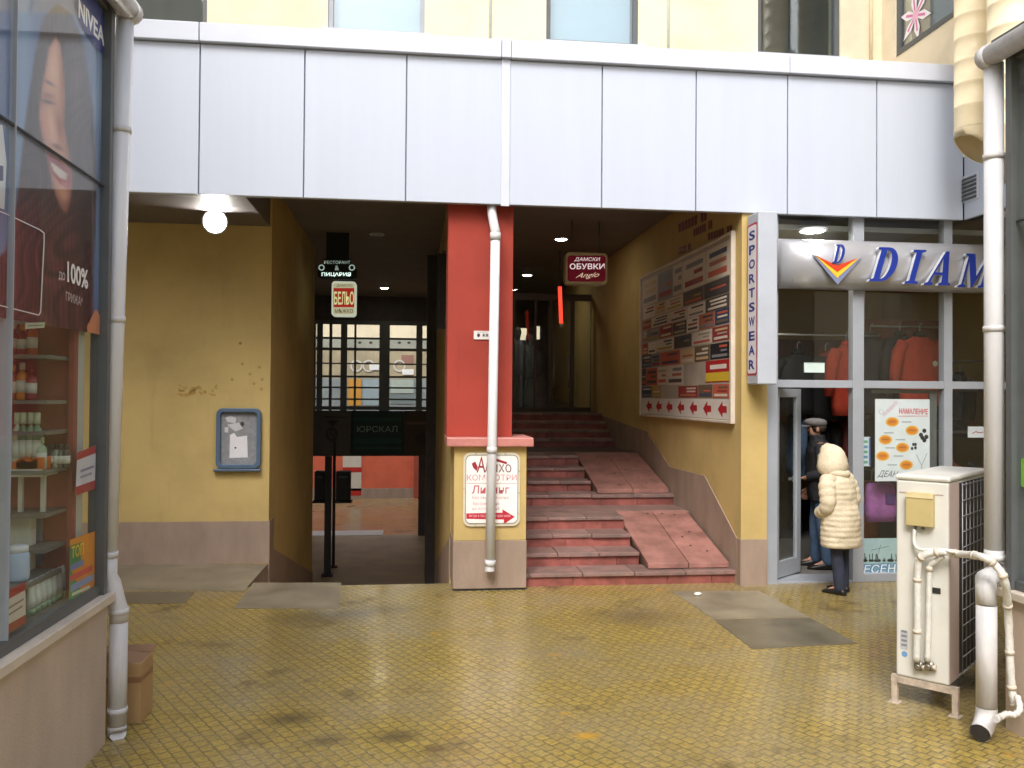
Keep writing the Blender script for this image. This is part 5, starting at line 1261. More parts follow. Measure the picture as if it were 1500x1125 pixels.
pr.quadtext('100%', (96.5, 413), (127, 424), (127, 396), (96.5, 382), 'f2eeee', 10, 0, .03)
pr.quadtext('ДО', (84, 411), (93, 413), (93, 400), (84, 397), 'e6dede', 10); pr.quadtext('ГРИЖА*', (94.5, 440), (119, 449), (119, 436), (94.5, 427), 'd9cccc', 10)
ol = Z([(-60, 705), (18, 735), (130, 788), (146, 800), (146, 830), (134, 1070), (128, 1082), (112, 1078), (-60, 1035)])
pr.line(ol, 1.6, 'e2e2e6', 10)
pr.poly(Z([(295, 1120), (325, 1060), (350, 1100), (352, 1152), (296, 1140)]), 'd58a63', 8)
pr.poly(Z([(-40, 420), (4, 430), (18, 560), (10, 720), (-40, 700)]), 'd9dde4', 8); pr.poly(Z([(-40, 560), (6, 570), (6, 620), (-40, 625)]), '5a5f80', 9)
pr.build('printing', ad)

# cabinet of shelves against the end wall of the kiosk
ye = YL-.21
def kq(px, py, Y): return aY(px, py, Y)
cb = thing('shelf_cabinet', 'red-brown cabinet of shelves at the back of the hair advert kiosk', 'cabinet', aY(70, 800, ye))
x0, x1 = kq(-40, 600, ye).x, kq(113, 600, ye).x
t = MB(); t.box(x0, x1, ye-.02, ye+.005, .4, kq(60, 476, ye).z); t.build('back_panel', mat('cabinet_red', (.33, .10, .07), .5, .15, 5), cb)
t = MB()
t.box(x0, x0+.025, ye-.3, ye-.021, .4, kq(60, 476, ye).z); t.box(x1-.025, x1, ye-.05, ye-.021, .4, kq(60, 476, ye).z)
t.build('side_panel', mat('cabinet_red_side', (.28, .085, .06), .5, .15, 5), cb)
shz = []
for py in (523, 588, 632, 688, 750, 800):
    z = kq(60, py, ye-.15).z; shz.append(z); t = MB(); t.box(x0+.026, x1-.031, ye-.29, ye-.0215, z-.012, z+.006); t.build('shelf', M['kshelf'], cb)
prof_b = [(.5, 0), (.52, .04), (.52, .62), (.42, .7), (.2, .76), (.2, .8), (.26, .8), (.26, 1), (.2, 1)]
def bottle(x, y, z, r, h, col, label, grp, capc=None):
    b_ = thing('bottle', label, 'bottle', (x, y, z), 0, grp)
    t = MB(); t.lathe((x, y, z), [(r*a*1.9, h*c) for a, c in prof_b[:6]], 14); t.build('body', paper(col, .35), b_)
    t = MB(); t.lathe((x, y, z+h*.801), [(r*.55, 0), (r*.55, h*.19), (r*.4, h*.2)], 14); t.build('cap', paper(capc or 'd9dad2', .35), b_)
    t = MB(); t.lathe((x, y, z+h*.2), [(r*1.0, 0), (r*1.0, h*.32)], 14); t.build('label', paper('c9d2c2'), b_)
rng = random.Random(8)
G1 = 'coloured bottles on the upper shelves of the kiosk cabinet'
for zi, cl in ((0, ('8a3a30', '9c4a3a', 'c7762a', 'd28a1e', '7a302a', '8f4436', 'b0602c')), (1, ('7f3a34', 'a04438', 'b86a2c', '6e2e28', '93503c', 'd0842a', '8a3a34'))):
    for i, c in enumerate(cl):
        xx = x0+.09+i*(x1-x0-.2)/7; bottle(xx, ye-.17, shz[zi]+.007, .026, .17+rng.uniform(-.02, .03), c, 'red or orange bottle on the upper cabinet shelves in the kiosk', G1, rng.choice(['7a2c28', 'c0802a', 'b8b2a6']))
G2 = 'tall green bottles on the middle shelf in the kiosk window'
for i, px in enumerate((27, 36, 47, 56, 62)):
    p = kq(px, 686, ye-.2); bottle(p.x, ye-.22, shz[3]+.007, .027, .28 if i < 4 else .16, ['b9c4a2', '5d8a62', '6a9a70', '64906a', '9db89a'][i], 'tall green bottle on the middle cabinet shelf in the kiosk', G2, 'b7c9a8')
for i in range(5):
    p = kq(66+i*7, 686, ye-.16); bottle(p.x, ye-.14, shz[3]+.007, .02, .12, ['3a3f38', '2f332f', '8c9a86', '5a6a58', '40463e'][i], 'small dark bottle to the right of the green bottles in the kiosk', 'small dark bottles on the middle shelf', '30332e')
p0, p1 = kq(20, 712, ye-.2), kq(72, 698, ye-.2)
tr = thing('snack_tray', 'white tray with orange packs under the green bottles in the kiosk', 'tray', p0)
t = MB(); t.box(p0.x, p1.x, ye-.28, ye-.1, shz[4]+.007+.18, shz[4]+.205); t.box(p0.x, p1.x, ye-.281, ye-.275, shz[4]+.205, shz[4]+.225); t.box(p0.x+.02, p0.x+.04, ye-.2, ye-.18, shz[4]+.007, shz[4]+.187); t.box(p1.x-.04, p1.x-.02, ye-.2, ye-.18, shz[4]+.007, shz[4]+.187); t.build('tray', paper('c2c4b4'), tr)
t = MB(); n_ = 6
for i in range(n_): x = p0.x+.02+i*(p1.x-p0.x-.05)/n_; t.box(x, x+.04, ye-.265, ye-.12, shz[4]+.206, shz[4]+.26+.01*(i % 3))
t.build('packs', paper('c4651f'), tr)
# boxes and jar on a front shelf near the glass
XS = XL-.30
fs = thing('window_shelf', 'grey shelf with packs and a jar in the lower kiosk window', 'shelf', aX(60, 800, XS))
z_ = aX(100, 800, XS+.1).z-.06
t = MB(); t.box(XS-.12, XL-.12, 3.2, YL-.3, z_-.02, z_); t.build('board', M['kshelf'], fs)
t = MB(); t.box(XS-.1, XS-.08, 3.25, 3.28, .36, z_-.021); t.box(XS-.1, XS-.08, YL-.4, YL-.37, .36, z_-.021); t.build('upright', M['kshelf'], fs)
for i, (px, w_, h_, c, lb) in enumerate(((30, .07, .27, 'c6cfc0', 'pale green pack'), (48, .10, .24, '7f8fa0', 'blue grey pack'), (60, .07, .26, '8c98a8', 'grey pack'), (71, .06, .28, '6f9a94', 'teal pack'), (84, .055, .27, 'b5452f', 'orange red pack'))):
    p = aX(px, 790, XS); b_ = thing('carton', lb+' standing on the grey shelf in the kiosk window', 'carton', (XS, p.y, z_), 0, 'packs on the kiosk window shelf')
    t = MB(); t.box(XS-.05, XS+.06, p.y-w_/2, p.y+w_/2, z_+.001, z_+h_); t.build('box', paper(c), b_, bevel=.004)
    t = MB(); t.box(XS+.061, XS+.063, p.y-w_*.35, p.y+w_*.35, z_+h_*.35, z_+h_*.75); t.build('label', paper(['e0e4dc', '4a5f86', 'd0d4d8', '2f5f58', 'e3a33a'][i]), b_)
def jar(px, X, r, h, c, capc, lb):
    p = aX(px, 780, X); j = thing('jar', lb, 'jar', (X, p.y, z_), 0)
    t = MB(); t.lathe((X, p.y, z_+.001), [(r*.9, 0), (r, .015), (r, h*.7), (r*.85, h*.8)], 18); t.build('body', paper(c, .35), j)
    t = MB(); t.lathe((X, p.y, z_+h*.801), [(r*.88, 0), (r*.88, h*.15), (r*.6, h*.2)], 18); t.build('lid', paper(capc, .35), j)
jar(96, XS+.09, .035, .13, '4a7a4c', 'd3dccf', 'round green jar with white lid at the end of the kiosk window shelf')
jar(27, XS+.10, .05, .17, 'a9c2d8', 'd9e2e4', 'large pale blue jar at the near end of the kiosk window shelf')
# row of tubes on the inside ledge
lg = thing('window_ledge', 'dark ledge inside the kiosk window carrying a row of white tubes', 'ledge', (XL-.2, 4.2, .36))
t = MB(); t.box(XL-.32, XL-.075, 3.0, YL-.24, .36, .852); t.build('board', M['kshelf'], lg)
for i in range(7):
    X = XL-.14; p = aX(45+i*8, 895-i*5, X)
    tb = thing('cosmetic_tube', 'white and green tube standing in the row along the kiosk window ledge', 'tube', (X, p.y, .853), 0, 'row of white tubes on the kiosk ledge')
    t = MB(); t.lathe((X, p.y, .8535), [(.02, 0), (.02, .03)], 12); t.build('cap', paper('7fa88a', .35), tb)
    t = MB(); t.rings([[(X+rx*math.cos(a), p.y+ry*math.sin(a), .884+z) for a in [2*PI*k/14 for k in range(14)]] for z, rx, ry in ((0, .02, .02), (.04, .022, .022), (.1, .014, .025), (.13, .004, .027))]); t.build('body', paper('cdd9cf', .35), tb)
# stickers on the inside of the glass
XSt = XL-.046
def sticker(lb, quad, base, shapes, cat='sticker'):
    c = aX(sum(q[0] for q in quad)/4, max(q[1] for q in quad), XSt)
    s_ = thing('window_sticker', lb, cat, c); pr = Print(lambda a, b: aX(a, b, XSt), (1, 0, 0), .0008)
    pr.poly(quad, base, 0)
    def q(u, v):
        a, b, c_, d = quad
        return ((a[0]*(1-u)+b[0]*u)*(1-v)+(d[0]*(1-u)+c_[0]*u)*v, (a[1]*(1-u)+b[1]*u)*(1-v)+(d[1]*(1-u)+c_[1]*u)*v)
    for sh_ in shapes:
        if sh_[0] == 't': pr.quadtext(sh_[1], q(sh_[2], sh_[3]), q(sh_[4], sh_[3]), q(sh_[4], sh_[5]), q(sh_[2], sh_[5]), sh_[6], 3, 0, .02)
        else: pr.poly([q(u, v) for u, v in sh_[1]], sh_[2], sh_[3] if len(sh_) > 3 else 1)
    pr.build('printing', s_)
sticker('bright orange and green sale sticker at the lower corner of the kiosk window', [(101, 879), (138.5, 866), (139, 778), (102.5, 791)], 'e0932a',
        [('p', [(0, 0), (.55, 0), (0, .55)], '5d9a5a'), ('p', [(0, .55), (.45, .55), (.45, .9), (0, .9)], '3f8a52'), ('t', 'ТОП', .05, .68, .55, .88, 'f0d23a'), ('p', [(.02, .48), (.55, .5), (.55, .6), (.02, .58)], '7388b8', 2), ('p', [(.02, .3), (.9, .36), (.9, .46), (.02, .4)], 'd65a50', 2), ('p', [(.05, .12), (.95, .2), (.95, .3), (.05, .24)], '8fa0cc', 2), ('p', [(.1, .05), (.8, .08), (.8, .13), (.1, .1)], 'cfe0c8', 2)])
sticker('white sticker with red bands on the pale post in the kiosk window', [(110.5, 726), (139, 716), (140.5, 652), (113, 663)], 'd5d6e2', [('p', [(0, .82), (1, .82), (1, 1), (0, 1)], 'b0323c'), ('p', [(0, 0), (1, 0), (1, .2), (0, .2)], 'a8323c'), ('p', [(.2, .5), (.9, .5), (.9, .56), (.2, .56)], '8a8fb0', 2), ('p', [(.2, .36), (.8, .36), (.8, .42), (.2, .42)], '9a9fbc', 2)])
sticker('white notice with red top and bottom bands low in the kiosk window', [(5, 933), (38, 912), (37, 852), (5.5, 867)], 'c9c6bd', [('p', [(0, .78), (1, .8), (1, 1), (0, 1)], 'a3362e'), ('p', [(0, 0), (1, 0), (1, .2), (0, .22)], '96402e'), ('p', [(.1, .55), (.9, .58), (.9, .63), (.1, .6)], '8d7f78', 2), ('p', [(.15, .4), (.85, .43), (.85, .48), (.15, .45)], '8d7f78', 2)])
sticker('pale green strip label high in the kiosk window under the advert', [(37, 482), (65, 480), (66, 472), (37, 473)], 'b5bfa4', [('p', [(.1, .4), (.9, .4), (.9, .6), (.1, .6)], '6f7a62', 2)])

# items in the right kiosk window
sR = XKR+.05
s_ = thing('window_sticker', 'bright green sticker at the edge of the right kiosk window', 'sticker', aX(1500, 700, sR)); pr = Print(lambda a, b: aX(a, b, sR), (-1, 0, 0), .0008)
pr.poly([(1495.5, 672), (1506, 670), (1506, 716), (1495.5, 712)], '7cc832', 0); pr.poly([(1500, 680), (1505, 679), (1505, 700), (1500, 699)], 'b9e07a', 1); pr.build('printing', s_)
p = aX(1491, 345, XKR+.9); kl_ = thing('kiosk_lamp', 'small lit spot lamp glowing inside the right kiosk', 'lamp', p)
t = MB(); t.lathe(p, [(.01, -.015), (.022, 0), (.01, .015)], 12); t.build('bulb', M['shoplamp'], kl_); t = MB(); t.tube([p+Vector((0, 0, .016)), (p.x, p.y, zr_-.041)], .008, 6); t.build('stem', M['dkframe'], kl_)

# ================================================================== ventilation ducts
def duct(cx, cy, r, z0, label):
    d = thing('ventilation_duct', label, 'duct', (cx, cy, z0), 0, 'round ducts on the right')
    t = MB(); prof = [(r, .0)]; z = 0.0
    while z < 7: prof += [(r, z+.01), (r, z+.20), (r+.005, z+.215), (r, z+.23)]; z += .22
    t.lathe((cx, cy, z0), prof, 28); t.build('pipe', M['duct'], d)
    t = MB(); n = 28
    rg = lambda zz, sl, k: [(cx+r*k*math.cos(2*PI*j/n), cy+r*k*math.sin(2*PI*j/n), z0+zz+sl*(math.cos(2*PI*j/n)*.8-.2)) for j in range(n)]
    t.rings([rg(-.001, 0, 1.03), rg(-.08, 0, 1.03), rg(-.22, -.17, 1.0), rg(-.215, -.17, .93)], cap=False); t.build('cowl', M['duct'], d)
    t = MB()
    for zz in (.6, 2.6): t.obox((cx+r+.06, cy, z0+zz), (.06, 0, 0), (0, .02, 0), (0, 0, .03))
    t.build('bracket', M['pvc_dirty'], d)
pD = aY(1426, 190, 7.6); duct(pD.x, 7.6, .17, pD.z, 'cream ventilation duct ending in a slanted cowl above the canopy corner')
pD = aY(1483, 60, 6.9); duct(pD.x, 6.9, .2, pD.z-1.0, 'second thicker cream duct, behind the kiosk gutter')

# ================================================================== cardboard box
q0, q1 = aZ(188, 1062, 0), aZ(206, 1060, 0)
bxv = thing('cardboard_box', 'open brown cardboard box standing behind the left downpipe', 'box', (q0.x-.12, q0.y+.15, 0))
bx0, bx1, byy0, byy1 = q1.x-.30, q1.x, q1.y, q1.y+.22
hz = aY(206, 972, byy0).z
t = MB(); th = .006
t.box(bx0, bx1, byy0, byy0+th, .003, hz); t.box(bx0, bx1, byy1-th, byy1, .003, hz); t.box(bx0, bx0+th, byy0+th, byy1-th, .003, hz); t.box(bx1-th, bx1, byy0+th, byy1-th, .003, hz); t.box(bx0, bx1, byy0, byy1, .002, .0029)
t.build('carton', M['card'], bxv)
t = MB(); t.prism([(bx0, byy1, hz), (bx1, byy1, hz), (bx1+.005, byy1+.05, hz+.03), (bx0, byy1+.05, hz+.03)], (0, 0, .005)); t.prism([(bx0, byy0+.01, hz-.01), (bx0, byy1-.01, hz-.01), (bx0-.08, byy1-.01, hz-.05), (bx0-.08, byy0+.01, hz-.05)], (0, 0, .005)); t.build('flap', M['card_in'], bxv)
t = MB(); t.prism([(bx1-.008, byy0+.01, hz-.012), (bx1-.008, byy1-.01, hz-.012), (bx1-.19, byy1-.01, hz+.02), (bx1-.19, byy0+.01, hz+.02)], (0, 0, .005)); t.build('flap', M['card_in'], bxv)
t = MB(); t.box(bx0, bx1+.0012, byy0-.0012, byy1, hz*.68, hz*.78); t.build('tape', M['tape'], bxv)

# ================================================================== air conditioner
L1, L2 = aZ(1318, 1021, 0), aZ(1413, 1035, 0)
zb0 = .175; L1 = aZ(1312.5, 988.5, zb0); ang = math.radians(-49); wA = .305; dx_ = Vector((math.cos(ang), math.sin(ang), 0))*wA
ac = thing('air_conditioner', 'tall off-white outdoor air conditioner on a rusty stand beside the kiosk corner', 'air conditioner', (L1.x, L1.y, 0), ang)
# local axes: x along the narrow end, y away from the viewer
e0, e1 = 0.0, wA; dep = .92
zt0 = aY(1320, 694, L1.y).z
t = MB(); t.box(e0, e1, 0, dep, zb0, zt0-.035); ob = t.build('casing', M['ac'], ac, local=True, bevel=.012)
t = MB(); t.box(e0-.008, e1+.008, -.008, dep+.008, zt0-.034, zt0); t.build('lid', M['ac'], ac, local=True, bevel=.014)
t = MB(); t.box(e0+.02, e1-.03, -.0025, -.0005, zt0-.115, zt0-.108); t.build('seam', M['ac_side'], ac, local=True)
# grille side: recess panel, coil and wire guard
t = MB(); t.box(e1+.0005, e1+.004, .0, .2, zb0+.01, zt0-.04); t.build('side_cover', M['ac_side'], ac, local=True)
t = MB(); t.box(e1+.0005, e1+.006, .2001, dep-.02, zb0+.03, zt0-.05); t.build('coil', M['black'], ac, local=True)
t = MB()
for i in range(9): y = .205+i*(dep-.23)/8; t.tube([(e1+.022, y, zb0+.03), (e1+.022, y, zt0-.05)], .0035, 6)
n = 13
for i in range(n): z = zb0+.04+i*(zt0-zb0-.1)/(n-1); t.tube([(e1+.026, .2, z), (e1+.026, dep-.02, z)], .0035, 6)
t.build('wire_guard', M['wire'], ac, local=True)
def sl(px, py):           # pixel on the end face -> local (x, z)
    o0 = Vector((L1.x, L1.y, 0)); d = ray(px, py); nrm = Vector((-math.sin(ang), math.cos(ang), 0)); tt = (o0-CAM).dot(nrm)/d.dot(nrm); P = CAM+d*tt
    r_ = P-o0; return r_.dot(dx_.normalized()), P.z
a0, a1 = sl(1330, 768), sl(1370, 723)
t = MB(); t.box(a0[0], a1[0], -.05, -.001, a0[1], a1[1]); jb = t.build('junction_box', M['acbox'], ac, local=True, bevel=.006)
t = MB(); t.box(a0[0]-.002, a1[0]+.002, -.054, -.0505, a1[1]-.03, a1[1]-.008); t.build('lip', mat('pale_tan_plastic', (.72, .62, .36), .4, .05, 8), jb, local=True)
for px in (1343, 1354):
    q = sl(px, 771); t = MB(); t.tube([(q[0], -.03, q[1]+.02), (q[0], -.03, q[1]-.015)], .011, 8); t.build('gland', M['dkframe'], jb, local=True)
# nameplate and sticker
q0_, q1_ = sl(1362, 868), sl(1378, 862); t = MB(); t.box(q0_[0], q1_[0], -.004, -.0005, q0_[1], q1_[1]); t.build('nameplate', M['black'], ac, local=True)
q0_, q1_ = sl(1319, 950), sl(1330, 925); t = MB(); t.box(q0_[0], q1_[0], -.002, -.0005, q0_[1], q1_[1]); stk = t.build('label_sheet', paper('b9bcc4'), ac, local=True)
t = MB(); q2 = sl(1325, 958); t.lathe((q2[0], -.0005, q2[1]), [(.018, 0), (.017, .002)], 14, 0, (0, -1, 0)); t.build('round_label', paper('6f9fcf'), ac, local=True)
t = MB()
for k in range(4): t.box(q0_[0]+.006, q1_[0]-.006, -.003, -.0021, q0_[1]+.02+k*.028, q0_[1]+.034+k*.028)
t.build('print', paper('7d828c'), stk, local=True)
# valves
for px in (1347, 1362):
    q = sl(px, 975); t = MB(); t.lathe((q[0], -.001, q[1]), [(.032, 0), (.03, .012), (.018, .014), (.018, .05), (.012, .052)], 12, 0, (0, -1, 0)); t.tube([(q[0], -.035, q[1]+.005), (q[0], -.035, q[1]+.06)], .013, 10); t.build('valve', M['brass'], ac, local=True)
    t = MB(); t.tube([(q[0]+.022, -.03, q[1]), (q[0]+.045, -.03, q[1]+.004)], [.012, .017], 10); t.build('valve_cap', M['ledge'], ac, local=True)
# rusty stand
for y in (0.0, dep-.12): t = MB(); t.box(e0-.03, e1+.05, y+.0, y+.035, zb0-.045, zb0-.002); t.build('stand_rail', M['rust'], ac, local=True)
for x in (e0-.028, e1+.015):
    for y in (0.001, dep-.119):
        t = MB(); t.box(x, x+.034, y, y+.033, .006, zb0-.046); t.box(x-.015, x+.05, y-.02, y+.05, 0, .0055); t.build('stand_leg', M['rust'], ac, local=True)

# pipe-wrapped hoses from the air conditioner to the kiosk wall
nrm = Vector((-math.sin(ang), math.cos(ang), 0)); ux_ = dx_.normalized(); O_ = Vector((L1.x, L1.y, 0))
def afp(px, py, out=.06):
    x, z = sl(px, py); return O_+ux_*x-nrm*out+Vector((0, 0, z))
def smooth_path(pts, n=6):
    P = [Vector(p) for p in pts]; out = []
    for i in range(len(P)-1):
        p0, p1, p2, p3 = P[max(i-1, 0)], P[i], P[i+1], P[min(i+2, len(P)-1)]
        for k in range(n):
            t = k/n; out.append(.5*((2*p1)+(-p0+p2)*t+(2*p0-5*p1+4*p2-p3)*t*t+(-p0+3*p1-3*p2+p3)*t**3))
    return out+[P[-1]]
hs1 = thing('insulated_hose', 'thick white wrapped hose looping from the air conditioner to the kiosk base', 'hose', afp(1349, 970))
def wob(path, r, a=.06): return [r*(1+a*math.sin(i*2.1)) for i in range(len(path))]
yh = YKR
main = smooth_path([afp(1346, 966, .045), afp(1348, 900, .055), afp(1349, 830, .06), afp(1358, 812, .075), afp(1385, 806, .08), afp(1412, 809, .08), aY(1436, 815, yh-.18), aY(1457, 827, yh-.22), aY(1472, 852, yh-.25), aX(1477, 905, XKR-.09), aX(1480, 975, XKR-.07), aX(1483, 1015, XKR-.06), aX(1488, 1034, XKR-.05)])
t = MB(); t.tube(main, wob(main, .021), 12); t.build('hose', M['wrap'], hs1)
for i in range(4, len(main)-1, 6): t = MB(); t.tube([main[i], main[i]+(main[i+1]-main[i]).normalized()*.02], .0255, 12); t.build('tape_wrap', M['ledge'], hs1)
hs2 = thing('insulated_hose', 'shorter white wrapped hose joining the loop from the right-hand valve', 'hose', afp(1363, 968))
m2 = smooth_path([afp(1362, 966, .045), afp(1364, 900, .045), afp(1365, 835, .045), afp(1372, 822, .055), afp(1386, 813, .06)])
t = MB(); t.tube(m2, wob(m2, .017), 12); t.build('hose', M['wrap'], hs2)
t = MB(); i = len(m2)//2; t.tube([m2[i], m2[i]+Vector((0, 0, .03))], .021, 12); t.build('tape_wrap', M['ledge'], hs2)
cbv = thing('power_cable', 'thin white cable dropping from the tan box to the wrapped hose', 'cable', afp(1343, 772))
m3 = smooth_path([afp(1342, 774, .03), afp(1341, 790, .03), afp(1345, 800, .04), afp(1356, 804, .055), afp(1380, 803, .075), afp(1408, 806, .098)])
t = MB(); t.tube(m3, .011, 10); t.build('cable', M['wrap'], cbv)
dr = thing('drain_hose', 'loose white drain pipe end crumpled at the foot of the kiosk wall', 'hose', aX(1488, 1040, XKR-.05))
m4 = smooth_path([aX(1490, 1020, XKR-.07), aX(1494, 1038, XKR-.09), aX(1486, 1047, XKR-.12), aX(1475, 1046, XKR-.16), aX(1462, 1052, XKR-.25)])
t = MB(); t.tube(m4, wob(m4, .017, .15), 10); t.build('hose', M['wrap'], dr)
t = MB(); t.tube([m4[-1], m4[-1]+(m4[-1]-m4[-2]).normalized()*.03], .02, 10); t.build('nozzle', M['pvc_dirty'], dr)
# ================================================================== people
def skin_body(name, J, bones, root, parent_thing, m, sub=2):
    """one continuous body: skeleton of joints grown with a Skin modifier"""
    me = bpy.data.meshes.new(name); names = list(J); idx = {n: i for i, n in enumerate(names)}
    me.from_pydata([J[n][0] for n in names], [(idx[a], idx[b]) for a, b in bones], [])
    me.materials.append(m)
    o = bpy.data.objects.new(name, me); COL.objects.link(o)
    bm = bmesh.new(); bm.from_mesh(me); lay = bm.verts.layers.skin.verify(); bm.verts.ensure_lookup_table()
    for n in names:
        r = J[n][1]; r = r if isinstance(r, tuple) else (r, r)
        bm.verts[idx[n]][lay].radius = r; bm.verts[idx[n]][lay].use_root = (n == root)
    bm.to_mesh(me); bm.free()
    s1 = o.modifiers.new('skin', 'SKIN'); s1.use_smooth_shade = True
    s2 = o.modifiers.new('sub', 'SUBSURF'); s2.levels = 1; s2.render_levels = sub
    BASE[o.name] = Vector((0, 0, 0))
    return o
def hand(J, B, wrist, side, w, fwd, up, curl=.5):
    """palm, four unequal curled fingers and a thumb grown from the wrist joint"""
    f = Vector(fwd).normalized(); u = Vector(up).normalized(); s = f.cross(u).normalized()*side
    W = Vector(w); p = W+f*.055
    J[wrist+'_palm'] = (tuple(p), (.030, .016)); B.append((wrist, wrist+'_palm'))
    for i, (off, L) in enumerate(((-.030, .068), (-.010, .078), (.010, .074), (.028, .058))):
        k0 = p+s*off+f*.03; d1 = (f*(1-curl*.5)-u*curl*.8).normalized(); d2 = (f*(1-curl)-u*(curl*1.3)).normalized()
        J[f'{wrist}_k{i}'] = (tuple(k0), .0105); J[f'{wrist}_m{i}'] = (tuple(k0+d1*L*.5), .0095); J[f'{wrist}_t{i}'] = (tuple(k0+d1*L*.5+d2*L*.5), .0075)
        B += [(wrist+'_palm', f'{wrist}_k{i}'), (f'{wrist}_k{i}', f'{wrist}_m{i}'), (f'{wrist}_m{i}', f'{wrist}_t{i}')]
    t0 = W+f*.03-s*.03; t1 = t0+(f*.6-s*.6-u*.4).normalized()*.035; t2 = t1+(f*.9-u*.5).normalized()*.028
    J[wrist+'_h0'] = (tuple(t0), .012); J[wrist+'_h1'] = (tuple(t1), .0105); J[wrist+'_h2'] = (tuple(t2), .008)
    B += [(wrist, wrist+'_h0'), (wrist+'_h0', wrist+'_h1'), (wrist+'_h1', wrist+'_h2')]

def person(loc, rotz, label, H, lean, arms, group=None, step=.0):
    """root body (facing +y, origin on the ground) with joints scaled to height H"""
    k = H/1.70
    J = {}; B = []
    def j(n, x, y, z, r): J[n] = ((x*k, (y+lean*max(0, z-.9))*k, z*k), r if isinstance(r, tuple) else r*k)
    j('pelvis', 0, 0, .92, .125); j('waist', 0, .0, 1.05, .115); j('chest', 0, .0, 1.25, .135); j('collar', 0, -.01, 1.38, .08); j('neck', 0, .01, 1.46, .05)
    j('jaw', 0, .04, 1.525, .066); j('skull', 0, .015, 1.61, .088); j('crown', 0, .0, 1.66, .06)
    j('nose', 0, .125, 1.575, .012)
    B += [('pelvis', 'waist'), ('waist', 'chest'), ('chest', 'collar'), ('collar', 'neck'), ('neck', 'jaw'), ('jaw', 'skull'), ('skull', 'crown'), ('skull', 'nose')]
    for s, n in ((-1, 'l'), (1, 'r')):
        y = step*s
        j('hip'+n, s*.09, 0, .88, .085); j('knee'+n, s*.095, .02+y*.5, .48, .058); j('ankle'+n, s*.10, y-.01, .085, .038); j('heel'+n, s*.10, y-.04, .04, .036); j('toe'+n, s*.11, y+.15, .03, .026)
        B += [('pelvis', 'hip'+n), ('hip'+n, 'knee'+n), ('knee'+n, 'ankle'+n), ('ankle'+n, 'heel'+n), ('ankle'+n, 'toe'+n)]
        sh_, el, wr = arms[n]
        j('sh'+n, *sh_, .058); j('el'+n, *el, .042); j('wr'+n, *wr, .028)
        B += [('collar', 'sh'+n), ('sh'+n, 'el'+n), ('el'+n, 'wr'+n)]
        e, w = Vector(J['el'+n][0]), Vector(J['wr'+n][0]); f = (w-e).normalized(); up = Vector((0, 0, 1)) if abs(f.z) < .8 else Vector((s, 0, 0))
        hand(J, B, 'wr'+n, s, w, f, up)
    o = skin_body('person', J, B, 'pelvis', None, M['skin'])
    o.location = loc; o.rotation_euler = (0, 0, rotz); tag(o, label, 'person', group)
    # eyes and ears, separate small parts
    for s in (-1, 1):
        t = MB(); c = Vector(J['skull'][0])+Vector((s*.034*k, .078*k, -.02*k)); t.lathe(c, [(.001, -.009), (.009, -.005), (.0105, 0), (.009, .005), (.001, .009)], 10); t.build('eye', paper('2a2320'), o, local=True)
        t = MB(); c = Vector(J['skull'][0])+Vector((s*.088*k, -.005, -.03*k)); t.rings([[(c.x+s*d, c.y+.018*q*math.cos(a), c.z+.03*q*math.sin(a)) for a in [2*PI*i/12 for i in range(12)]] for d, q in ((-.01, .8), (.008, 1), (.013, .7))]); t.build('ear', M['skin'], o, local=True)
    return o, J, k
def leg_clothes(o, J, m, grow=1.28, top=.98, shoe=M['shoe'], k=1):
    t = MB()
    t.rings([[(J['pelvis'][0][0]+rx*math.cos(a), J['pelvis'][0][1]+ry*math.sin(a), z*k) for a in [2*PI*i/24 for i in range(24)]] for z, rx, ry in ((top, .15*k, .115*k), (.92, .17*k, .125*k), (.84, .175*k, .125*k), (.80, .15*k, .11*k))])
    for n in 'lr':
        h, kn, an = (Vector(J[a+n][0]) for a in ('hip', 'knee', 'ankle'))
        R_ = []
        for i in range(15):
            u = i/14; p = h.lerp(kn, u*2) if u < .5 else kn.lerp(an, u*2-1)
            r = (.092*(1-u*2)+.068*u*2 if u < .5 else .068*(2-u*2)+.062*(u*2-1))*k
            r *= 1+.05*math.sin(i*2.3)*(1 if u > .35 else .2)
            if u > .9: p = p-Vector((0, 0, .05*(u-.9)/.1))
            R_.append([(p.x+r*math.cos(a), p.y+r*1.08*math.sin(a), p.z) for a in [2*PI*q/18 for q in range(18)]])
        t.rings(R_)
    t.build('trousers', m, o, local=True, sub=1)
    for n in 'lr':
        an, toe, heel = (Vector(J[a+n][0]) for a in ('ankle', 'toe', 'heel')); t = MB()
        d = (toe-heel); d.z = 0; L = d.length; d.normalize(); sd2 = Vector((d.y, -d.x, 0)); c = Vector((heel.x, heel.y, 0))
        R_ = []
        for u, w_, h_ in ((-.045, .025, .05), (-.03, .04, .075), (.02, .044, .10), (.08, .045, .09), (.14, .05, .065), (.2, .048, .05), (.245, .03, .035), (.26, .012, .02)):
            R_.append([c+d*u*k+sd2*(w_*k*math.cos(a))+Vector((0, 0, max(.002, (h_*.5+h_*.5*math.sin(a))*k))) for a in [2*PI*q/16 for q in range(16)]])
        t.rings(R_); t.build('shoe', shoe, o, local=True, sub=1)
from mathutils import noise as mn
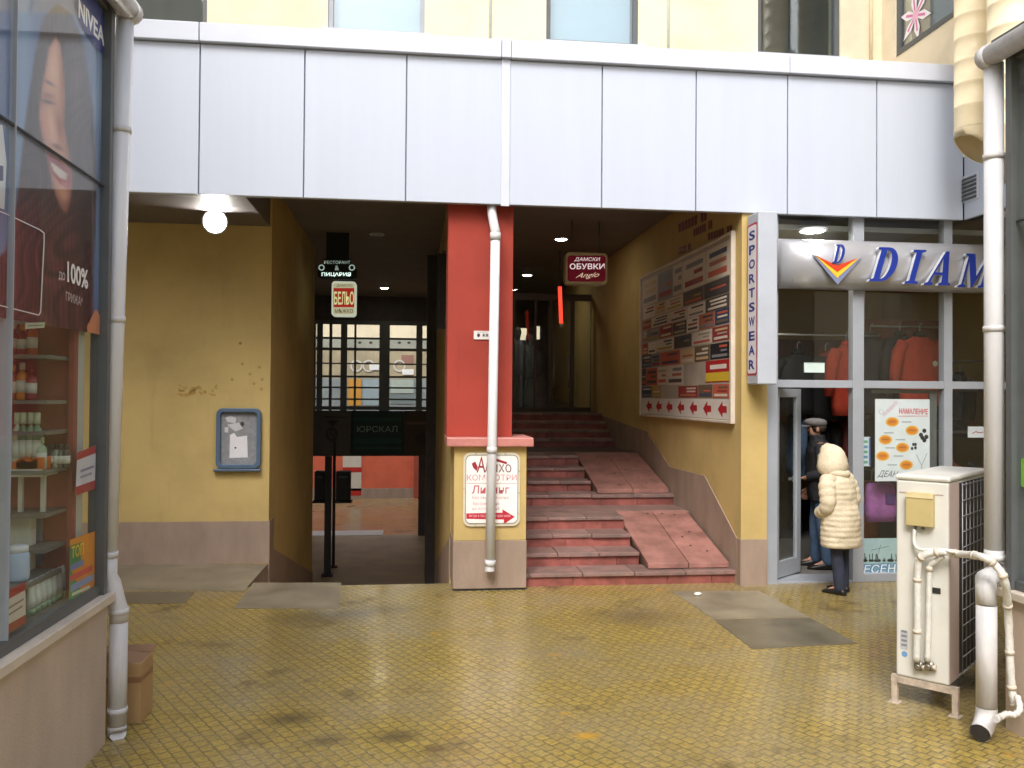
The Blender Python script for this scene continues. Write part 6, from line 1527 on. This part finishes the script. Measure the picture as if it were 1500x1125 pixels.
def coat(o, J, k, m, rows, quilt=0.0, pitch=.085, name='coat', lean=.0, n=40):
    """body of a coat as a loft through (z, rx, ry, y) rows, with puffed horizontal quilting"""
    t = MB(); R_ = []; z0, z1 = rows[0][0], rows[-1][0]; N_ = int((z1-z0)/.0135)
    for i in range(N_+1):
        z = z0+(z1-z0)*i/N_
        for a, b in zip(rows[:-1], rows[1:]):
            if a[0] <= z <= b[0]+1e-6:
                u = (z-a[0])/(b[0]-a[0]); u = u*u*(3-2*u) if False else u; rx, ry, yy = (a[q]*(1-u)+b[q]*u for q in (1, 2, 3)); break
        pf = 1+quilt*(abs(math.sin(PI*z/pitch))**.45-.6)
        wr = lambda w: .016*mn.noise(Vector((math.cos(w)*2.2, math.sin(w)*2.2, z*7)))+.008*mn.noise(Vector((math.cos(w)*5, math.sin(w)*5, z*16+3)))
        R_.append([((rx*pf+.004*math.sin(3*w+z*9)+wr(w))*math.cos(w)*k, (yy+lean*max(0, z-.9)+(ry*pf+.005*math.sin(4*w+z*13)+wr(w))*math.sin(w))*k, z*k) for w in [2*PI*q/n for q in range(n)]])
    t.rings(R_); return t.build(name, m, o, local=True)
def sleeve(o, pts, rad, m, quilt=0.0, name='sleeve', pitch=.07):
    P = smooth_path(pts, 12); d = 0; R_ = []; tot = sum((P[i+1]-P[i]).length for i in range(len(P)-1)); 
    for i, p in enumerate(P):
        if i: d += (P[i]-P[i-1]).length
        u = d/tot; x = u*(len(rad)-1); a = min(int(x), len(rad)-2); r = rad[a]*(1-(x-a))+rad[a+1]*(x-a)
        R_.append(r*(1+quilt*(abs(math.sin(PI*d/pitch))**.6-.6)))
    t = MB(); t.tube(P, R_, 20); return t.build(name, m, o, local=True)

LW = .16
# the woman in the cream coat, seen from behind
pw0 = aZ(1232, 869, 0)
Hw = 1.40; kw = Hw/1.70
armsW = {'l': ((-.19, -.01, 1.36), (-.25, -.01, 1.07), (-.13, .12, .93)), 'r': ((.19, -.01, 1.36), (.25, -.01, 1.07), (.13, .12, .93))}
wo, JW, k = person((pw0.x, pw0.y, 0), math.radians(30), 'person from behind in a cream quilted hooded coat and dark jeans outside the shop door', Hw, LW, armsW, None, .04)
leg_clothes(wo, JW, M['jeans'], k=k)
coat(wo, JW, k, M['coat'], [(.56, .262, .2, .0), (.60, .268, .205, .0), (.8, .265, .205, .0), (.98, .25, .19, 0), (1.08, .245, .185, .0), (1.22, .25, .182, -.01), (1.33, .235, .165, -.02), (1.39, .17, .125, -.02), (1.43, .11, .10, -.01)], .045, .062, 'coat', LW)
def S_(v): return Vector((v[0]*k, (v[1]+LW*max(0, v[2]-.9))*k, v[2]*k))
for s in (-1, 1):
    sleeve(wo, [S_((s*.155, -.015, 1.375)), S_((s*.225, -.02, 1.26)), S_((s*.258, -.02, 1.08)), S_((s*.225, .06, .99)), S_((s*.17, .17, .945))], [.075, .082, .078, .072, .066, .055], M['coat'], .13)
t = MB(); hc = Vector(JW['skull'][0])+Vector((0, -.005, -.015)); nU, nV = 24, 16
V_ = []; F_ = []
for i in range(nV+1):
    ph = PI*i/nV
    for q in range(nU):
        th_ = 2*PI*q/nU
        r = Vector((math.sin(ph)*math.cos(th_), math.sin(ph)*math.sin(th_), math.cos(ph)))
        low = max(0, -r.z); V_.append(hc+Vector((r.x*(.118-.02*max(0, r.z)+.085*low), r.y*(.142+.05*low)+.035*max(0, r.z)**2-.01*low+.006*math.sin(9*r.x+14*r.z), r.z*(.138 if r.z > 0 else .20)+.006*math.sin(11*r.x)))*1.0)
for i in range(nV):
    for q in range(nU):
        a, b, c, d = i*nU+q, i*nU+(q+1) % nU, (i+1)*nU+(q+1) % nU, (i+1)*nU+q
        cen = (V_[a]+V_[b]+V_[c]+V_[d])/4-hc
        if cen.y > .10 and abs(cen.z+.02) < .10: continue
        F_.append((a, b, c, d))
V_ = [v+(v-hc).normalized()*(.012*mn.noise(v*14)+.006*mn.noise(v*30)) for v in V_]
t.mesh(V_, F_, 0, True); ho = t.build('hood', M['coat'], wo, local=True)
md = ho.modifiers.new('solid', 'SOLIDIFY'); md.thickness = .012
sleeve(wo, [S_((-.12, .06, 1.41)), S_((-.10, -.09, 1.42)), S_((0, -.135, 1.41)), S_((.10, -.09, 1.42)), S_((.12, .06, 1.41))], [.022, .03, .034, .03, .022], M['coat'], 0, 'hood_collar')
t = MB(); t.rings([[(hc.x+.094*q*math.cos(a), hc.y-.012+.094*q*math.sin(a), hc.z+zz) for a in [2*PI*i/20 for i in range(20)]] for zz, q in ((-.05, .85), (.0, 1.0), (.05, .95), (.08, .7), (.098, .3))]); t.build('hair', M['hair'], wo, local=True)

# the man with the flat cap, stepping into the shop
pm = aY(1203, 700, 8.98); hp_ = aY(1179, 700, 8.95)
Hm = 1.66; km = Hm/1.70; rot = math.radians(72)
cr, sr = math.cos(rot), math.sin(rot)
dxm, dym = hp_.x-pm.x, hp_.y-8.98
lxm, lym = dxm*cr+dym*sr, -dxm*sr+dym*cr
wz = (hp_.z)/km; lean = .06
wl_ = (lxm/km, lym/km-.09-lean*max(0, wz-.9), wz)
armsM = {'l': ((-.19, 0, 1.38), (-.24, .0, 1.10), (wl_[0]-.02, max(.16, wl_[1]), wz)), 'r': ((.19, 0, 1.38), (.25, -.03, 1.10), (.24, .1, .88))}
mo, JM, k = person((pm.x, 8.98, .012), rot, 'person in a grey flat cap and dark jacket reaching for the open shop door', Hm, lean, armsM, None, .05)
leg_clothes(mo, JM, M['jeans2'], k=k)
coat(mo, JM, k, M['jacket'], [(.78, .2, .15, 0), (.84, .21, .155, 0), (1.0, .205, .155, 0), (1.2, .215, .16, 0), (1.34, .215, .15, -.01), (1.41, .16, .12, -.01), (1.455, .095, .09, .005), (1.52, .082, .082, .015)], .01, .2, 'jacket', lean)
def S2(v): return Vector((v[0]*k, (v[1]+lean*max(0, v[2]-.9))*k, v[2]*k))
for n in 'lr':
    a, b, c = armsM[n]; b_, c_ = Vector(b), Vector(c); c2_ = tuple(b_.lerp(c_, .92))
    sleeve(mo, [S2((a[0]*.8, a[1], a[2]+.01)), S2((a[0]*1.15, a[1], a[2]-.09)), S2(b), S2(tuple(b_.lerp(c_, .5))), S2(c2_)], [.072, .074, .064, .056, .05], M['jacket'], .01, 'sleeve', .2)
hc = Vector(JM['skull'][0]); t = MB()
t.rings([[(hc.x+rx*math.cos(a), hc.y+yy+ry*math.sin(a), hc.z+zz) for a in [2*PI*i/24 for i in range(24)]] for zz, rx, ry, yy in ((.012, .098, .105, -.005), (.04, .108, .122, .005), (.065, .104, .122, .01), (.085, .08, .095, .01), (.096, .03, .04, .01))]); t.build('flat_cap', M['cap_cloth'], mo, local=True)
t = MB(); t.prism([(hc.x+.085*math.cos(a), hc.y+.075+.075*math.sin(a), hc.z+.014) for a in [PI*i/12 for i in range(13)]], (0, .012, -.010)); t.build('cap_peak', M['cap_cloth'], mo, local=True)
t = MB(); t.rings([[(hc.x+.092*q*math.cos(a), hc.y-.018+.092*q*math.sin(a), hc.z+zz) for a in [2*PI*i/20 for i in range(20)]] for zz, q in ((-.055, .86), (-.02, .98), (.011, 1.0))]); t.build('hair', M['hair'], mo, local=True)

# dressed display dummies behind the glazed entrance
for (px, Yd, s_) in ((758, 17.0, 1.0), (775, 17.8, .96)):
    p = aY(px, 560, Yd); z0 = ZH
    dm = thing('display_dummy', 'dark dressed dummy just right of the red pillar, behind the glass' if px < 765 else 'dark dressed dummy standing further back behind the glass entrance', 'dummy', (p.x, Yd, z0), 0, 'dummies behind the entrance')
    t = MB(); t.rings([[(rx*math.cos(a), ry*math.sin(a), zz*s_) for a in [2*PI*i/20 for i in range(20)]] for zz, rx, ry in ((.72, .2, .14), (.95, .17, .12), (1.15, .19, .13), (1.3, .2, .13), (1.38, .12, .09), (1.42, .05, .05))]); t.build('coat', mat('dummy_coat', (.05, .055, .065), .7, .3, 8), dm, local=True)
    t = MB(); t.rings([[(rx*math.cos(a), ry*math.sin(a)+.01, zz*s_) for a in [2*PI*i/16 for i in range(16)]] for zz, rx, ry in ((1.42, .05, .05), (1.48, .055, .06), (1.56, .078, .09), (1.64, .07, .085), (1.69, .03, .04))]); t.build('head', M['shopdark'], dm, local=True)
    for q in (-1, 1):
        t = MB(); t.tube([(q*.085, 0, .74*s_), (q*.09, .01, .4*s_), (q*.09, 0, .03)], [.075, .055, .04], 12); t.build('leg', M['jeans'], dm, local=True)
        t = MB(); t.tube([(q*.18, 0, 1.29*s_), (q*.25, .0, 1.02*s_), (q*.24, .06, .78*s_)], [.062, .05, .038], 12); t.build('arm', mat('dummy_sleeve', (.05, .055, .065), .7, .3, 8), dm, local=True)
    t = MB(); t.lathe((0, 0, .002), [(.16, 0), (.16, .012)], 20); t.build('stand', M['steel'], dm, local=True)
# ================================================================== unseen walls round and behind the viewer, added to block low sky light
for x0, x1, y0, y1, h in ((-16, -5.2, -22, 8.6, 11.5), (12, 20, -22, 5.4, 8.5), (-16, 20, -24, -22.01, 13)):
    t = MB(); t.box(x0, x1, y0, y1, -.05, h)
    struct(t.build('sky_blocking_wall', M['cream'], local=True))
# ================================================================== light
wd = bpy.data.worlds.new('World'); S.world = wd; wd.use_nodes = True
nt = wd.node_tree; bg = nt.nodes['Background']
sky = N(nt, 'ShaderNodeTexSky'); sky.sky_type = 'NISHITA'; sky.sun_disc = False
EL, ROT = math.radians(48), math.radians(200)
sky.sun_elevation = EL; sky.sun_rotation = ROT; sky.air_density = 1.0; sky.dust_density = 4.0; sky.ozone_density = 1.0
hs = N(nt, 'ShaderNodeHueSaturation', Saturation=.65); nt.links.new(sky.outputs[0], hs.inputs['Color']); nt.links.new(hs.outputs[0], bg.inputs[0])
bg.inputs[1].default_value = 0.15
sl = bpy.data.lights.new('sun', 'SUN'); sl.energy = 1.0; sl.angle = math.radians(25); sl.color = (1, .97, .93)
so = bpy.data.objects.new('sun', sl); COL.objects.link(so)
sd_ = Vector((math.sin(ROT)*math.cos(EL), math.cos(ROT)*math.cos(EL), math.sin(EL)))
so.rotation_euler = sd_.to_track_quat('Z', 'Y').to_euler()
so.location = (0, 0, 20)

S.render.engine = 'CYCLES'
S.view_settings.view_transform = 'Standard'; S.view_settings.look = 'None'; S.view_settings.gamma = 1; S.view_settings.use_curve_mapping = False
S.view_settings.exposure = 0.95
S.cycles.use_denoising = True
S.cycles.max_bounces = 8; S.cycles.transparent_max_bounces = 12; S.cycles.sample_clamp_indirect = 6
